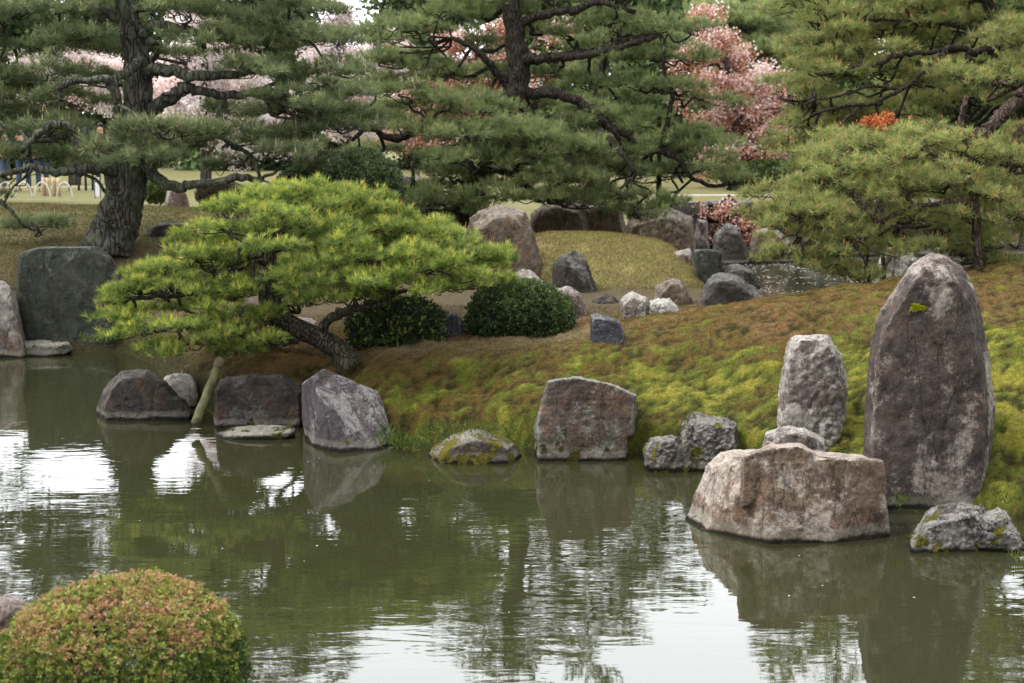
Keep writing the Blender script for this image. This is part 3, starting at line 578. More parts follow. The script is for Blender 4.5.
# ------------------------------------------------------------------ far stone wall of the inlet: coursed boulders
def stone_wall(label, x0, x1, y, top, seed, courses=3, name='stone_wall'):
    rng = random.Random(seed); bm = bmesh.new(); zb = -.25
    for c in range(courses):
        h = (top - zb) / courses; x = x0 + rng.uniform(0, .4)
        while x < x1:
            w = rng.uniform(.6, 1.6) * (1 + .2 * (courses - c) / courses); z0 = zb + c * h; P = []
            for k in range(16):
                sx, sy, sz = [rng.choice((-1, 1)) * rng.uniform(.72, 1) for _ in range(3)]
                P.append(Vector((x + w / 2 + sx * w * .5, y + .14 * c + sy * .34, z0 + h / 2 + sz * h * .54)))
            hull_into(bm, P); x += w * .97
    me = bpy.data.meshes.new('w'); bm.to_mesh(me); bm.free(); ob = bpy.data.objects.new('tmp', me); COL.objects.link(ob)
    md = ob.modifiers.new('b', 'BEVEL'); md.width = .05; md.segments = 2; ss = ob.modifiers.new('s', 'SUBSURF'); ss.levels = 2; ss.subdivision_type = 'SIMPLE'
    dg = bpy.context.evaluated_depsgraph_get(); me2 = bpy.data.meshes.new_from_object(ob.evaluated_get(dg)); bpy.data.objects.remove(ob)
    n = len(me2.vertices); co = np.empty(n * 3, np.float32); me2.vertices.foreach_get('co', co); co = co.reshape(-1, 3).astype(float)
    no = np.empty(n * 3, np.float32); me2.vertices.foreach_get('normal', no); co += no.reshape(-1, 3) * (fbm(co, 3, 3) * .05)[:, None]
    me2.vertices.foreach_set('co', co.astype(np.float32).ravel()); me2.update(); me2.polygons.foreach_set('use_smooth', [True] * len(me2.polygons))
    tag(link(name, me2, M_dark, None, ((x0 + x1) / 2, y, 0)), label, 'wall')
stone_wall('dark dry stone retaining wall on the far side of the inlet', 3.0, 20, 32.9, 1.22, 5)

# ------------------------------------------------------------------ needles, leaves, branches
def unit(a): return a / np.maximum(np.linalg.norm(a, axis=-1, keepdims=True), 1e-9)
def tuft_tris(rs, C, A, n, L, w, spread, tone, tvar=.06):
    """n needles fanning from each twig tip C along A"""
    m = len(C); Cn = np.repeat(C, n, 0); An = np.repeat(A, n, 0)
    D = unit(An + spread * rs.randn(m * n, 3)); S = unit(np.cross(D, rs.randn(m * n, 3)))
    ln = L * rs.uniform(.65, 1.1, (m * n, 1)); b = Cn - An * L * .35 * rs.rand(m * n, 1)
    T = np.stack([b - S * w / 2, b + S * w / 2, b + D * ln], 1)
    tn = np.repeat(tone, n) + rs.uniform(-tvar, tvar, m * n)
    return T, np.clip(tn, 0, .88)
def candle_tris(rs, C, L, w):
    m = len(C); up = unit(np.tile([0, 0, 1.], (m, 1)) + .22 * rs.randn(m, 3)); out = []
    for k in range(2):
        S = unit(np.cross(up, rs.randn(m, 3)))
        out.append(np.stack([C - S * w / 2, C + S * w / 2, C + up * L * rs.uniform(.6, 1.2, (m, 1))], 1))
    return np.concatenate(out), np.full(m * 2, 1.0)
def cloud_pad(rs, c, rx, rd, rz, rc, per, irr=.3):
    """twig tips of one pruned pad: flat below, domed above, made of clumps of radius rc"""
    k = max(4, int(2.1 * rx * rd / rc ** 2)); a = rs.uniform(0, 2 * np.pi, k); r = np.sqrt(rs.rand(k)) * (1 + irr * (rs.rand(k) - .5))
    cc = np.stack([c[0] + rx * r * np.cos(a), c[1] + rd * r * np.sin(a), c[2] + rz * (np.sqrt(np.clip(1 - r ** 2, 0, 1)) * rs.uniform(.1, 1, k) - .3)], 1)
    m = k * per; ci = np.repeat(cc, per, 0); d = unit(rs.randn(m, 3)); d[:, 2] = np.where(d[:, 2] < -.15, -d[:, 2] * .6, d[:, 2])
    rr = rs.uniform(.35, 1.0, (m, 1)) * rc; P = ci + d * rr * np.array([1.15, 1.15, .62]); A = unit(d * np.array([1, 1, .6]) + np.array([0, 0, .75]))
    up = (d[:, 2] * .5 + .5) * (rr[:, 0] / rc)  # drives tone: inner and lower tufts darkened, shade put into the colour
    return cc, P, A, up
def branch_to(mb, rs, a, b, r0, r1, sag=.0, wig=.12, n=10, sides=6):
    a = np.array(a, float); b = np.array(b, float); L = np.linalg.norm(b - a); k = 5
    ctl = [a]
    for i in range(1, k): ctl.append(a + (b - a) * i / k + rs.randn(3) * wig * L * .35 + np.array([0, 0, -sag * L * math.sin(math.pi * i / k)]))
    ctl.append(b); P = spline(ctl, 3); m = len(P)
    mb.tube([Vector(p) for p in P], [r0 + (r1 - r0) * i / (m - 1) for i in range(m)], sides, cap=False); return P
def pine(name, label, Y0, trunk, limbs, pads, mats, seed, L=.12, w=.008, per=26, nn=18, rc=.26, spread=.55, depth=1.0, tone=(.15, .55), candle=.0, cat='pine tree', group=None, base=None, extra_world=(), limb_name='branch', ridges=.1, fill=.55, thick=1.6, lw=.85, cl=.9):
    """trunk, limbs: rows (px, py, dY, radius px); pads: rows (px, py, rx px, ry px, dY)"""
    rs = np.random.RandomState(seed); q = mpp(Y0)
    mbark, mneedle = mats
    def P4(row): p = W(row[0], row[1], Y0 + row[2]); return [p.x, p.y, p.z, row[3] * q]
    tr = spline([P4(r) for r in trunk], 10)
    if base is None: base = Vector((tr[0][0], tr[0][1], hz(tr[0][0], tr[0][1])))
    root = empty(name, base, label, cat, group)
    mb = MB(); big = tr[0][3] > .12
    mb.tube([Vector(p[:3]) for p in tr], [p[3] for p in tr], 40 if big else 14, .16, seed=seed, ridges=ridges if big else 0)
    link('trunk', mb.mesh('trunk'), mbark, root)
    nodes = [np.array(p) for p in tr]
    for lb in limbs:
        sp = spline([P4(r) for r in lb], 6); sp = [np.concatenate([p_[:3] + rs.randn(3) * p_[3] * (.20 if 0 < i_ < len(sp) - 1 else 0), [p_[3] * lw]]) for i_, p_ in enumerate(sp)]; mb = MB(); mb.tube([Vector(p[:3]) for p in sp], [p[3] for p in sp], 10, .13, seed=seed + 2)
        link(limb_name, mb.mesh('limb'), mbark, root); nodes += [np.array(p) for p in sp[2:]]
    ND = np.array(nodes); tw = MB(); Ts, tn, cs = [], [], []
    plist = [(W(p[0], p[1], Y0 + p[4]), p[2] * q, p[3] * q) for p in pads] + [(Vector(e[:3]), e[3], e[4]) for e in extra_world]
    fr = np.random.RandomState(seed + 9)
    for (c, rx, ry) in list(plist):
        if fr.rand() < fill: plist.append((c + Vector((fr.uniform(-.8, .8) * rx, fr.uniform(.5, 1.3), fr.uniform(-1, 1) * ry)), rx * .9, ry * .9))
    for c, rx, ry in plist:
        c = np.array(c); rd = rx * rs.uniform(.7, 1.0) * depth
        cc, P, A, up = cloud_pad(rs, c, rx * 1.1, rd, ry * thick, rc, per)
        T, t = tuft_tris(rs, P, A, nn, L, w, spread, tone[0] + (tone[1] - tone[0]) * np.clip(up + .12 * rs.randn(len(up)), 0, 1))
        Ts.append(T); tn.append(t)
        if candle:
            s = rs.rand(len(P)) < candle; s &= up > .45
            if s.any(): T, t = candle_tris(rs, P[s] + A[s] * L * .5, L * cl, w * 1.4); Ts.append(T); tn.append(t)
        d = np.linalg.norm((ND[:, :3] - c) * np.array([1, 1, 1.4]), axis=1); j = int(np.argmin(d)); r0 = min(ND[j, 3] * .6, .022 + .012 * d[j])
        cb = c - np.array([0, 0, ry * .35]); bp = branch_to(tw, rs, ND[j, :3], cb, max(r0, .018), .014, .05, .22)
        for k in range(len(cc)):
            if k % 2 == 0 or len(cc) < 8:
                s = bp[rs.randint(len(bp) // 2, len(bp))]; branch_to(tw, rs, s, cc[k] - np.array([0, 0, .04]), .011, .005, .0, .2, sides=4)
    link('twigs', tw.mesh('twigs'), mbark, root)
    T = np.concatenate(Ts); t = np.concatenate(tn); t[rs.rand(len(t)) < .035] = .94          # dead needles
    link('crown', tris_mesh('crown', T, t), mneedle, root)
    return root

BK_grey = bark_mat('bark_grey', (.060, .052, .044), (.13, .125, .105), (.11, .135, .085), .6)
BK_dark = bark_mat('bark_dark', (.030, .024, .020), (.065, .052, .044), (.06, .065, .035), .3, 2.2)
BK_warm = bark_mat('bark_warm', (.055, .038, .030), (.14, .10, .08), (.09, .08, .05), .2, 2.2)
BK_gold = bark_mat('bark_gold', (.038, .033, .027), (.10, .09, .07), (.08, .085, .04), .4, 2.0)
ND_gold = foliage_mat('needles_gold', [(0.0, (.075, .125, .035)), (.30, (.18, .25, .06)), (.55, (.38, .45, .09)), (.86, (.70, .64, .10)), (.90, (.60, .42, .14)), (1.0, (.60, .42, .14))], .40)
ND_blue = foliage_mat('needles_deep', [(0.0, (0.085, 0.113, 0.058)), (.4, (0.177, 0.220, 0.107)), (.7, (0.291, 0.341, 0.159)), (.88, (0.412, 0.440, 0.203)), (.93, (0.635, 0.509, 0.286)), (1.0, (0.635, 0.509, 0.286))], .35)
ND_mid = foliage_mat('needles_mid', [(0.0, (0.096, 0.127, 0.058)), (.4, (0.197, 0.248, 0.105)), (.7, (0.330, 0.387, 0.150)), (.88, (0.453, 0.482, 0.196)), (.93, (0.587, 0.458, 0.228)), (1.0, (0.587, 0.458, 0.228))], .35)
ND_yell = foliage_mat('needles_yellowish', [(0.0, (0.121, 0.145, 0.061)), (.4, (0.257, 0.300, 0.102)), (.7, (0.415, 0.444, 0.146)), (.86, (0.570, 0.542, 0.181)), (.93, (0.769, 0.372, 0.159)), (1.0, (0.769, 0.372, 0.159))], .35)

# golden pine on the bank
pads = [(255, 204, 42, 13, .1), (300, 196, 55, 13, .4), (352, 212, 48, 13, .1), (222, 226, 26, 11, -.2), (300, 222, 42, 13, -.4), (330, 238, 48, 14, -.5), (282, 246, 26, 11, -.9),
        (392, 228, 40, 13, 0), (432, 238, 40, 14, .1), (468, 256, 36, 14, 0), (478, 266, 22, 10, .1), (372, 258, 48, 14, -.5), (425, 266, 45, 14, -.5), (330, 272, 46, 14, -.8), (385, 284, 48, 12, -.6), (446, 286, 34, 10, -.1), (300, 288, 34, 11, -.7), (345, 296, 40, 10, -.5),
        (232, 264, 34, 11, .5), (196, 258, 36, 11, -.1), (170, 276, 38, 11, 0), (140, 287, 34, 11, 0), (112, 300, 20, 9, 0), (205, 288, 40, 11, -.3), (238, 294, 26, 10, .3),
        (118, 322, 26, 9, -.2), (150, 330, 34, 11, -.4), (190, 322, 38, 12, -.5), (232, 330, 36, 13, -.4), (178, 346, 34, 9, -.3), (222, 352, 30, 8, -.3), (262, 318, 24, 8, -.2), (248, 350, 22, 8, -.3),
        (290, 214, 40, 14, 1.0), (370, 240, 50, 14, .9), (430, 262, 38, 12, .9), (250, 240, 40, 12, 1.0), (320, 262, 50, 12, .6), (180, 300, 50, 10, .6)]
pine('golden_pine', 'low spreading golden-green cloud-pruned pine with a bent trunk, on the bank left of centre', 14.3,
     [(350, 366, 0, 15), (338, 350, 0, 12), (318, 338, 0, 11), (296, 326, 0, 10), (276, 312, 0, 10.5), (268, 290, 0, 9.5), (270, 262, 0, 8), (262, 240, 0, 6), (264, 222, 0, 4)],
     [[(276, 320, 0, 8), (255, 312, -.1, 6), (235, 318, -.2, 4), (215, 320, -.2, 3), (180, 322, -.2, 2)],
      [(318, 338, 0, 7), (330, 318, -.1, 6), (350, 310, -.2, 5), (375, 306, -.2, 4), (400, 292, -.2, 3), (440, 285, -.1, 2)],
      [(270, 288, 0, 6), (250, 282, 0, 4.5), (225, 276, 0, 4), (195, 292, 0, 3.5), (165, 296, 0, 3), (130, 298, 0, 2)],
      [(268, 250, -.05, 4), (250, 240, -.3, 3.2), (240, 250, -.35, 2.4), (236, 262, -.35, 1.5)],
      [(266, 246, 0, 4), (290, 240, 0, 3.2), (330, 252, 0, 3), (345, 262, -.3, 2), (360, 266, -.3, 1.6)],
      [(268, 265, 0, 3), (254, 262, -.3, 2), (254, 280, -.3, 1.6), (252, 292, -.3, 1.2)],
      [(268, 240, 0, 4), (320, 215, .2, 3), (380, 225, .2, 2.6), (440, 245, .1, 2)]],
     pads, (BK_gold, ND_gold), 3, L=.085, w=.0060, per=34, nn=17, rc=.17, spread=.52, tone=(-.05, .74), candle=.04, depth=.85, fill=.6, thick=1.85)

# big left pine
rowsP1 = []
def addrow(y, xs, rx, ry, dys=(0, .5, -.4, .9, -.8, .3)):
    for i, x in enumerate(xs): rowsP1.append((x, y + (7 if i % 2 else -4), rx, ry, dys[i % len(dys)]))
addrow(14, (-60, 0, 55, 105, 190, 245, 300), 40, 11)
addrow(42, (-30, 20, 75, 130, 205, 258, 305), 40, 11)
addrow(74, (-60, 5, 48, 88, 262, 305, 335), 36, 11)
addrow(104, (-20, 28, 70, 238, 280, 325), 36, 11)
addrow(134, (-40, 10, 52, 165, 222, 268, 318), 36, 11)
addrow(158, (30, 70, 150, 235, 290, 335), 32, 9)
rowsP1 += [(150, 125, 30, 10, -1.3), (140, 158, 34, 9, -1.3), (165, 135, 30, 10, -1.2), (120, 146, 26, 8, -1.1), (345, 95, 26, 10, .4), (350, 125, 24, 9, .2), (15, 225, 22, 7, .2), (-20, 190, 30, 9, .2)]
addrow(-18, (-40, 20, 75, 135, 195, 250, 300), 40, 13); addrow(-50, (0, 60, 120, 180, 235), 42, 14); addrow(-85, (60, 115, 170), 44, 15); addrow(-110, (95, 140), 40, 16)
pine('pine_tree', 'large pine with a thick leaning grey trunk on the lawn at the left', 19.6,
     [(108, 250, 0, 27), (112, 232, 0, 23), (122, 205, 0, 21), (128, 175, 0, 20), (133, 140, 0, 17), (138, 100, 0, 15), (138, 60, 0, 13), (128, 20, 0, 11), (122, -30, 0, 9), (120, -80, 0, 6), (118, -110, 0, 3)],
     [[(150, 165, -.1, 9), (158, 180, -.3, 6.5), (178, 186, -.5, 6), (205, 184, -.6, 5), (236, 178, -.7, 4.5), (262, 180, -.6, 3.5)],
      [(150, 112, 0, 8), (170, 100, -.2, 7.5), (185, 88, -.3, 7), (205, 92, -.3, 5.5), (232, 96, -.2, 5), (262, 90, -.2, 4)],
      [(142, 75, 0, 8), (165, 70, -.2, 7), (195, 76, -.4, 6), (225, 75, -.4, 5), (262, 70, -.3, 4)],
      [(128, 140, -.3, 6), (100, 137, -.7, 5.5), (75, 128, -.8, 5), (55, 124, -.8, 4.6), (38, 135, -.8, 4.2), (22, 152, -.7, 3)],
      [(126, 140, -.35, 4), (118, 110, -.8, 4.5), (112, 82, -.9, 5), (90, 80, -.9, 4), (64, 84, -.9, 3.5), (60, 100, -.9, 2)],
      [(112, 80, -.9, 4.5), (130, 70, -.6, 5), (140, 60, -.2, 5)],
      [(125, 172, -.1, 7), (90, 168, -.5, 6), (60, 172, -.6, 5), (30, 168, -.6, 4), (0, 175, -.6, 3)],
      [(138, 40, 0, 6), (160, 25, -.2, 5), (200, 35, -.2, 4), (225, 38, 0, 3)],
      [(128, 20, 0, 7), (60, 5, .2, 4), (0, 20, .3, 3)], [(128, 10, 0, 6), (200, 0, .2, 5), (260, 18, .2, 4), (300, 25, .1, 3)],
      [(0, 200, 0, 2.4), (12, 212, 0, 2.2), (24, 226, 0, 1.4)], [(200, 120, .2, 3.5), (225, 140, .2, 3), (250, 155, .1, 2.4), (262, 180, 0, 2)]],
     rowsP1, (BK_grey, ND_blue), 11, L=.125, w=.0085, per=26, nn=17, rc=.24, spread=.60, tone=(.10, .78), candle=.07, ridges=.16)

# middle pine
padsP2 = [(430, 206, 26, 9, -.5), (468, 210, 22, 8, -.9), (540, 198, 30, 10, -.6), (588, 205, 24, 9, -.5), (505, 184, 26, 9, -.9), (415, 192, 20, 8, -.2), (402, 28, 40, 11, 0), (440, 12, 38, 11, .4), (378, 62, 32, 10, .2), (398, 92, 38, 11, -.3), (440, 74, 34, 10, .2), (455, 100, 34, 11, -.4), (480, 108, 30, 10, -.7), (432, 126, 30, 9, -.2), (372, 118, 22, 9, .2), (376, 150, 24, 9, .3),
          (470, 135, 40, 11, -.9), (510, 132, 40, 12, -1.0), (545, 140, 40, 13, -.9), (575, 150, 34, 12, -.6), (470, 158, 44, 11, -1.0), (520, 165, 40, 12, -.8), (565, 178, 36, 12, -.7), (440, 178, 28, 9, -.6), (440, 200, 30, 10, -.9), (480, 192, 24, 8, -1.0), (560, 200, 26, 9, -.7),
          (600, 118, 34, 13, 0), (640, 120, 34, 12, .3), (620, 148, 34, 13, -.2), (662, 150, 34, 12, 0), (700, 140, 32, 13, .3), (705, 165, 32, 12, 0), (728, 178, 16, 8, .1), (618, 195, 30, 12, -.4), (640, 215, 26, 11, -.5), (655, 200, 20, 10, -.3), (610, 170, 30, 12, -.3),
          (590, 85, 34, 11, .4), (640, 85, 34, 11, .2), (680, 92, 32, 12, .2), (708, 105, 28, 12, .2), (560, 72, 30, 10, .5), (600, 55, 34, 10, .3), (650, 58, 34, 10, .3), (690, 62, 26, 10, .3), (610, 22, 34, 10, .3), (660, 30, 30, 10, .3), (698, 28, 20, 9, .2), (565, 32, 26, 9, .5), (480, 50, 26, 10, .8), (460, 38, 26, 10, .3), (500, 75, 20, 9, .9), (530, 105, 26, 10, .9),
          (500, 5, 36, 11, .6), (450, -15, 38, 13, .2), (550, -5, 34, 12, .5), (400, -5, 34, 12, .3), (480, -40, 40, 14, 0), (530, -35, 40, 14, .4), (500, -65, 36, 14, .2), (585, -42, 26, 9, .2), (640, -28, 24, 8, 0), (602, -72, 24, 8, .1), (560, -95, 24, 9, 0), (600, -5, 30, 10, .4),
          (410, 60, 30, 10, 1.0), (520, 150, 50, 12, .6), (640, 170, 40, 12, .6), (420, 110, 40, 12, .9), (580, 125, 40, 12, .9)]
pine('pine_tree', 'middle pine with a dark upright trunk and layered pads, behind the cracked brown boulder', 22.2,
     [(455, 222, 0, 15), (468, 196, 0, 13.5), (484, 165, 0, 13), (502, 130, 0, 12.5), (514, 100, 0, 12), (518, 70, 0, 11.5), (516, 40, 0, 10), (511, 5, 0, 9), (508, -30, 0, 6), (505, -60, 0, 3)],
     [[(512, 95, 0, 7), (498, 72, -.1, 5), (484, 58, -.2, 4.2), (472, 48, -.2, 3.4), (452, 38, -.2, 2.4)],
      [(520, 62, 0, 7.5), (545, 58, -.2, 6), (570, 56, -.2, 5), (598, 52, -.2, 4.2), (640, 42, -.1, 4), (655, 36, 0, 3)],
      [(518, 22, 0, 6), (548, 14, -.1, 5.5), (576, 10, -.1, 5), (598, 2, -.1, 4), (635, 12, 0, 3)],
      [(520, 92, 0, 8), (548, 92, -.1, 6.5), (570, 98, -.2, 6), (596, 112, -.3, 5.5), (604, 122, -.4, 4), (620, 140, -.4, 3)],
      [(500, 140, 0, 6), (470, 132, -.3, 4), (430, 118, -.4, 3), (412, 134, -.4, 4.4), (388, 138, -.4, 4.2), (368, 128, -.4, 3.6), (352, 140, -.4, 2.4)],
      [(600, 118, -.2, 5), (628, 138, -.1, 4.4), (655, 148, 0, 5), (678, 158, 0, 4), (690, 176, 0, 3), (712, 186, 0, 2.4), (735, 182, 0, 2)],
      [(484, 165, 0, 6), (505, 172, -.5, 4.5), (525, 184, -.7, 4), (542, 196, -.8, 3)],
      [(655, 148, 0, 3), (668, 120, 0, 3), (672, 90, 0, 3), (664, 70, 0, 2.4), (665, 40, 0, 2)],
      [(520, 62, 0, 5), (600, 50, .2, 4.5), (620, 42, .2, 4.5), (652, 36, .2, 3.5)],
      [(600, 130, -.5, 4), (620, 152, -.7, 3.4), (636, 172, -.8, 2.6)]],
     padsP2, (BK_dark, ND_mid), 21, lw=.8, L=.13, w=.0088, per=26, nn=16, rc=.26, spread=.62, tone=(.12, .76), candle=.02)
# the darker pine right behind it
pine('pine_tree', 'slender black-trunked pine directly behind the right side of the middle pine', 26.0,
     [(590, 215, 0, 9), (592, 190, 0, 8), (593, 160, 0, 7.5), (595, 130, 0, 7), (600, 90, 0, 6), (606, 50, 0, 4.5), (608, 10, 0, 3)], [],
     [(560, 100, 34, 11, 0), (600, 75, 36, 12, .3), (640, 100, 34, 12, .2), (575, 45, 32, 11, 0), (625, 35, 30, 11, .2), (606, 15, 26, 11, 0), (570, 130, 30, 10, .3), (640, 132, 30, 10, .3), (540, 160, 30, 9, .4), (670, 50, 26, 9, .5), (675, 175, 26, 8, .5)],
     (BK_dark, ND_mid), 33, L=.14, w=.012, per=20, nn=12, rc=.3, tone=(.10, .65))

# right: the low yellowish pine on the moss brow
padsP3 = [(880, 142, 34, 11, .2), (925, 140, 34, 12, .1), (968, 152, 36, 12, .2), (1010, 150, 34, 12, .2), (842, 160, 34, 11, .1), (890, 165, 36, 12, -.3), (815, 182, 32, 11, .1), (850, 186, 34, 12, -.3), (905, 190, 36, 12, -.3), (955, 182, 34, 12, -.2), (1000, 186, 32, 12, 0),
          (790, 205, 28, 11, .1), (822, 212, 34, 12, -.2), (868, 215, 34, 12, -.3), (918, 216, 34, 12, -.2), (965, 214, 32, 12, -.1), (1010, 216, 30, 11, .1), (784, 232, 24, 11, .2), (812, 240, 32, 12, 0), (856, 244, 34, 12, -.2), (905, 240, 30, 11, 0), (948, 240, 28, 11, .2), (1000, 244, 30, 11, .2), (1040, 230, 30, 12, .2),
          (800, 260, 26, 9, .1), (838, 268, 30, 10, 0), (872, 276, 24, 8, .1), (1060, 170, 34, 12, .3), (1060, 200, 34, 12, .3), (1090, 230, 30, 11, .3), (1030, 262, 22, 8, .2), (985, 262, 20, 7, .3),
          (860, 150, 30, 10, .9), (910, 175, 40, 12, .9), (970, 195, 36, 12, .9), (830, 220, 36, 12, .9), (880, 240, 34, 12, .9)]
pine('pine_tree', 'low yellow-green drooping pine with a thin trunk behind the tall upright stone', 16.8,
     [(978, 292, 0, 5), (979, 270, 0, 4.6), (977, 245, 0, 4.4), (976, 215, 0, 4.2), (972, 190, 0, 4.4), (960, 172, 0, 4), (940, 158, 0, 3), (920, 148, 0, 2)],
     [[(976, 205, 0, 4), (955, 200, -.2, 3.2), (935, 204, -.3, 2.8), (905, 210, -.3, 2.4), (880, 222, -.3, 2), (850, 235, -.2, 1.5)],
      [(975, 215, 0, 3.5), (940, 222, .3, 2.6), (900, 228, .3, 2), (860, 215, .2, 1.6), (820, 222, .1, 1.2)],
      [(972, 190, 0, 4), (990, 196, .1, 3.4), (1010, 205, .1, 3), (1030, 222, .1, 2.2), (1060, 230, .1, 1.6)],
      [(962, 172, 0, 3.4), (985, 165, .2, 2.6), (1020, 165, .2, 2)]],
     padsP3, (BK_warm, ND_yell), 41, fill=1.0, thick=2.5, L=.115, w=.0075, per=24, nn=14, rc=.21, spread=.85, tone=(.12, .74), candle=.16, cl=.45)
# right: leaning pine from outside the frame
pine('pine_tree', 'pine leaning in from the right edge with a warm brown sawn-off limb', 18.4,
     [(1135, 285, .2, 17), (1112, 225, .1, 15), (1086, 165, 0, 14), (1066, 125, 0, 12), (1070, 75, 0, 10), (1090, 30, 0, 8), (1100, -30, 0, 5)],
     [[(1064, 98, -.1, 9), (1040, 90, -.2, 9), (1022, 97, -.3, 8.5), (1002, 116, -.4, 7.5), (985, 132, -.5, 7.5), (972, 139, -.5, 8), (966, 142, -.5, 6)],
      [(972, 137, -.5, 4.5), (962, 128, -.5, 3.4), (963, 108, -.5, 3), (966, 96, -.5, 2.4)], [(964, 132, -.5, 3), (948, 128, -.6, 2.2), (930, 134, -.6, 1.6)],
      [(1090, 170, 0, 9), (1050, 150, -.3, 6), (1026, 128, -.4, 5), (1014, 142, -.4, 5), (1004, 160, -.4, 4.5), (1000, 172, -.4, 3)],
      [(1060, 160, -.2, 6), (1035, 150, -.4, 5), (1020, 162, -.4, 4.5), (1012, 180, -.4, 3)]],
     [(1000, 75, 34, 12, .2), (1040, 60, 34, 12, .2), (1005, 100, 22, 9, .5), (1060, 30, 36, 13, 0), (1010, 40, 34, 12, .3), (1100, 0, 40, 14, 0), (1050, -10, 38, 13, .1), (1085, -40, 40, 15, 0), (1120, 60, 36, 13, .2), (1045, 130, 24, 9, .6), (1110, 110, 34, 12, .4)],
     (BK_warm, ND_yell), 43, fill=.9, thick=2.3, L=.12, w=.008, per=26, nn=14, rc=.23, spread=.85, tone=(.12, .74), candle=.14, cl=.45)
# right: upper far crown
padsP5 = [(800, -6, 22, 9, 0), (838, -24, 24, 9, .1), (812, -44, 20, 8, 0), (866, -50, 24, 9, .2), (835, 22, 36, 12, 0), (875, 16, 36, 12, .2), (915, 20, 36, 12, 0), (955, 18, 36, 12, .2), (990, 15, 34, 12, .1), (822, 45, 30, 11, 0), (862, 44, 34, 12, -.3), (905, 42, 32, 11, .3), (945, 44, 32, 10, .4), (808, 70, 28, 11, .1), (842, 72, 32, 12, -.2), (880, 74, 28, 11, 0), (920, 82, 28, 10, .5), (805, 98, 24, 11, .1), (835, 104, 30, 12, -.1), (868, 104, 22, 9, .2), (930, 112, 28, 10, .8), (800, 122, 24, 10, .1), (826, 136, 30, 12, 0), (795, 150, 20, 9, .1), (850, 128, 24, 9, .3), (905, 128, 28, 9, .9), (820, 165, 26, 10, .3), (950, 100, 26, 9, .9), (985, 60, 28, 10, .6), (905, -4, 36, 12, .2), (950, -10, 40, 13, 0), (1000, -14, 40, 13, 0), (960, -40, 44, 15, 0), (1010, -45, 44, 15, .2)]
pine('pine_tree', 'tall yellow-green pine at upper right with twisting dark boughs over the low pine', 20.8,
     [(1050, 232, .5, 12), (1045, 180, .4, 11), (1030, 120, .3, 10), (1012, 75, .1, 8), (1000, 35, 0, 7), (985, -5, 0, 5), (975, -40, 0, 3)],
     [[(1010, 70, .1, 6), (992, 50, -.2, 5.5), (975, 52, -.4, 5.5), (958, 48, -.5, 5.5), (940, 56, -.6, 5), (926, 70, -.6, 3.5), (932, 74, -.6, 3)],
      [(968, 52, -.5, 5), (968, 62, -.5, 5.5), (962, 74, -.5, 4.5), (966, 66, -.5, 3.4), (975, 60, -.5, 3)],
      [(958, 50, -.4, 4), (925, 52, -.4, 4), (895, 56, -.5, 4.4), (870, 66, -.5, 3.4), (845, 66, -.5, 2)],
      [(925, 70, -.4, 3), (900, 90, -.6, 3.4), (870, 104, -.7, 3.4), (845, 106, -.7, 3), (820, 112, -.6, 2)],
      [(862, 106, -.7, 2.6), (845, 120, -.8, 2.4), (832, 138, -.8, 2), (820, 160, -.8, 1.4)],
      [(900, 90, -.5, 2.6), (870, 86, -.5, 2.4), (840, 96, -.6, 2), (815, 100, -.5, 1.4)],
      [(1000, 40, 0, 4), (950, 25, 0, 3), (890, 20, 0, 2.4), (850, 20, 0, 1.6)]],
     padsP5, (BK_dark, ND_yell), 47, fill=1.0, thick=2.4, lw=.6, L=.13, w=.0095, per=24, nn=13, rc=.26, spread=.85, tone=(.12, .74), candle=.16, cl=.5)

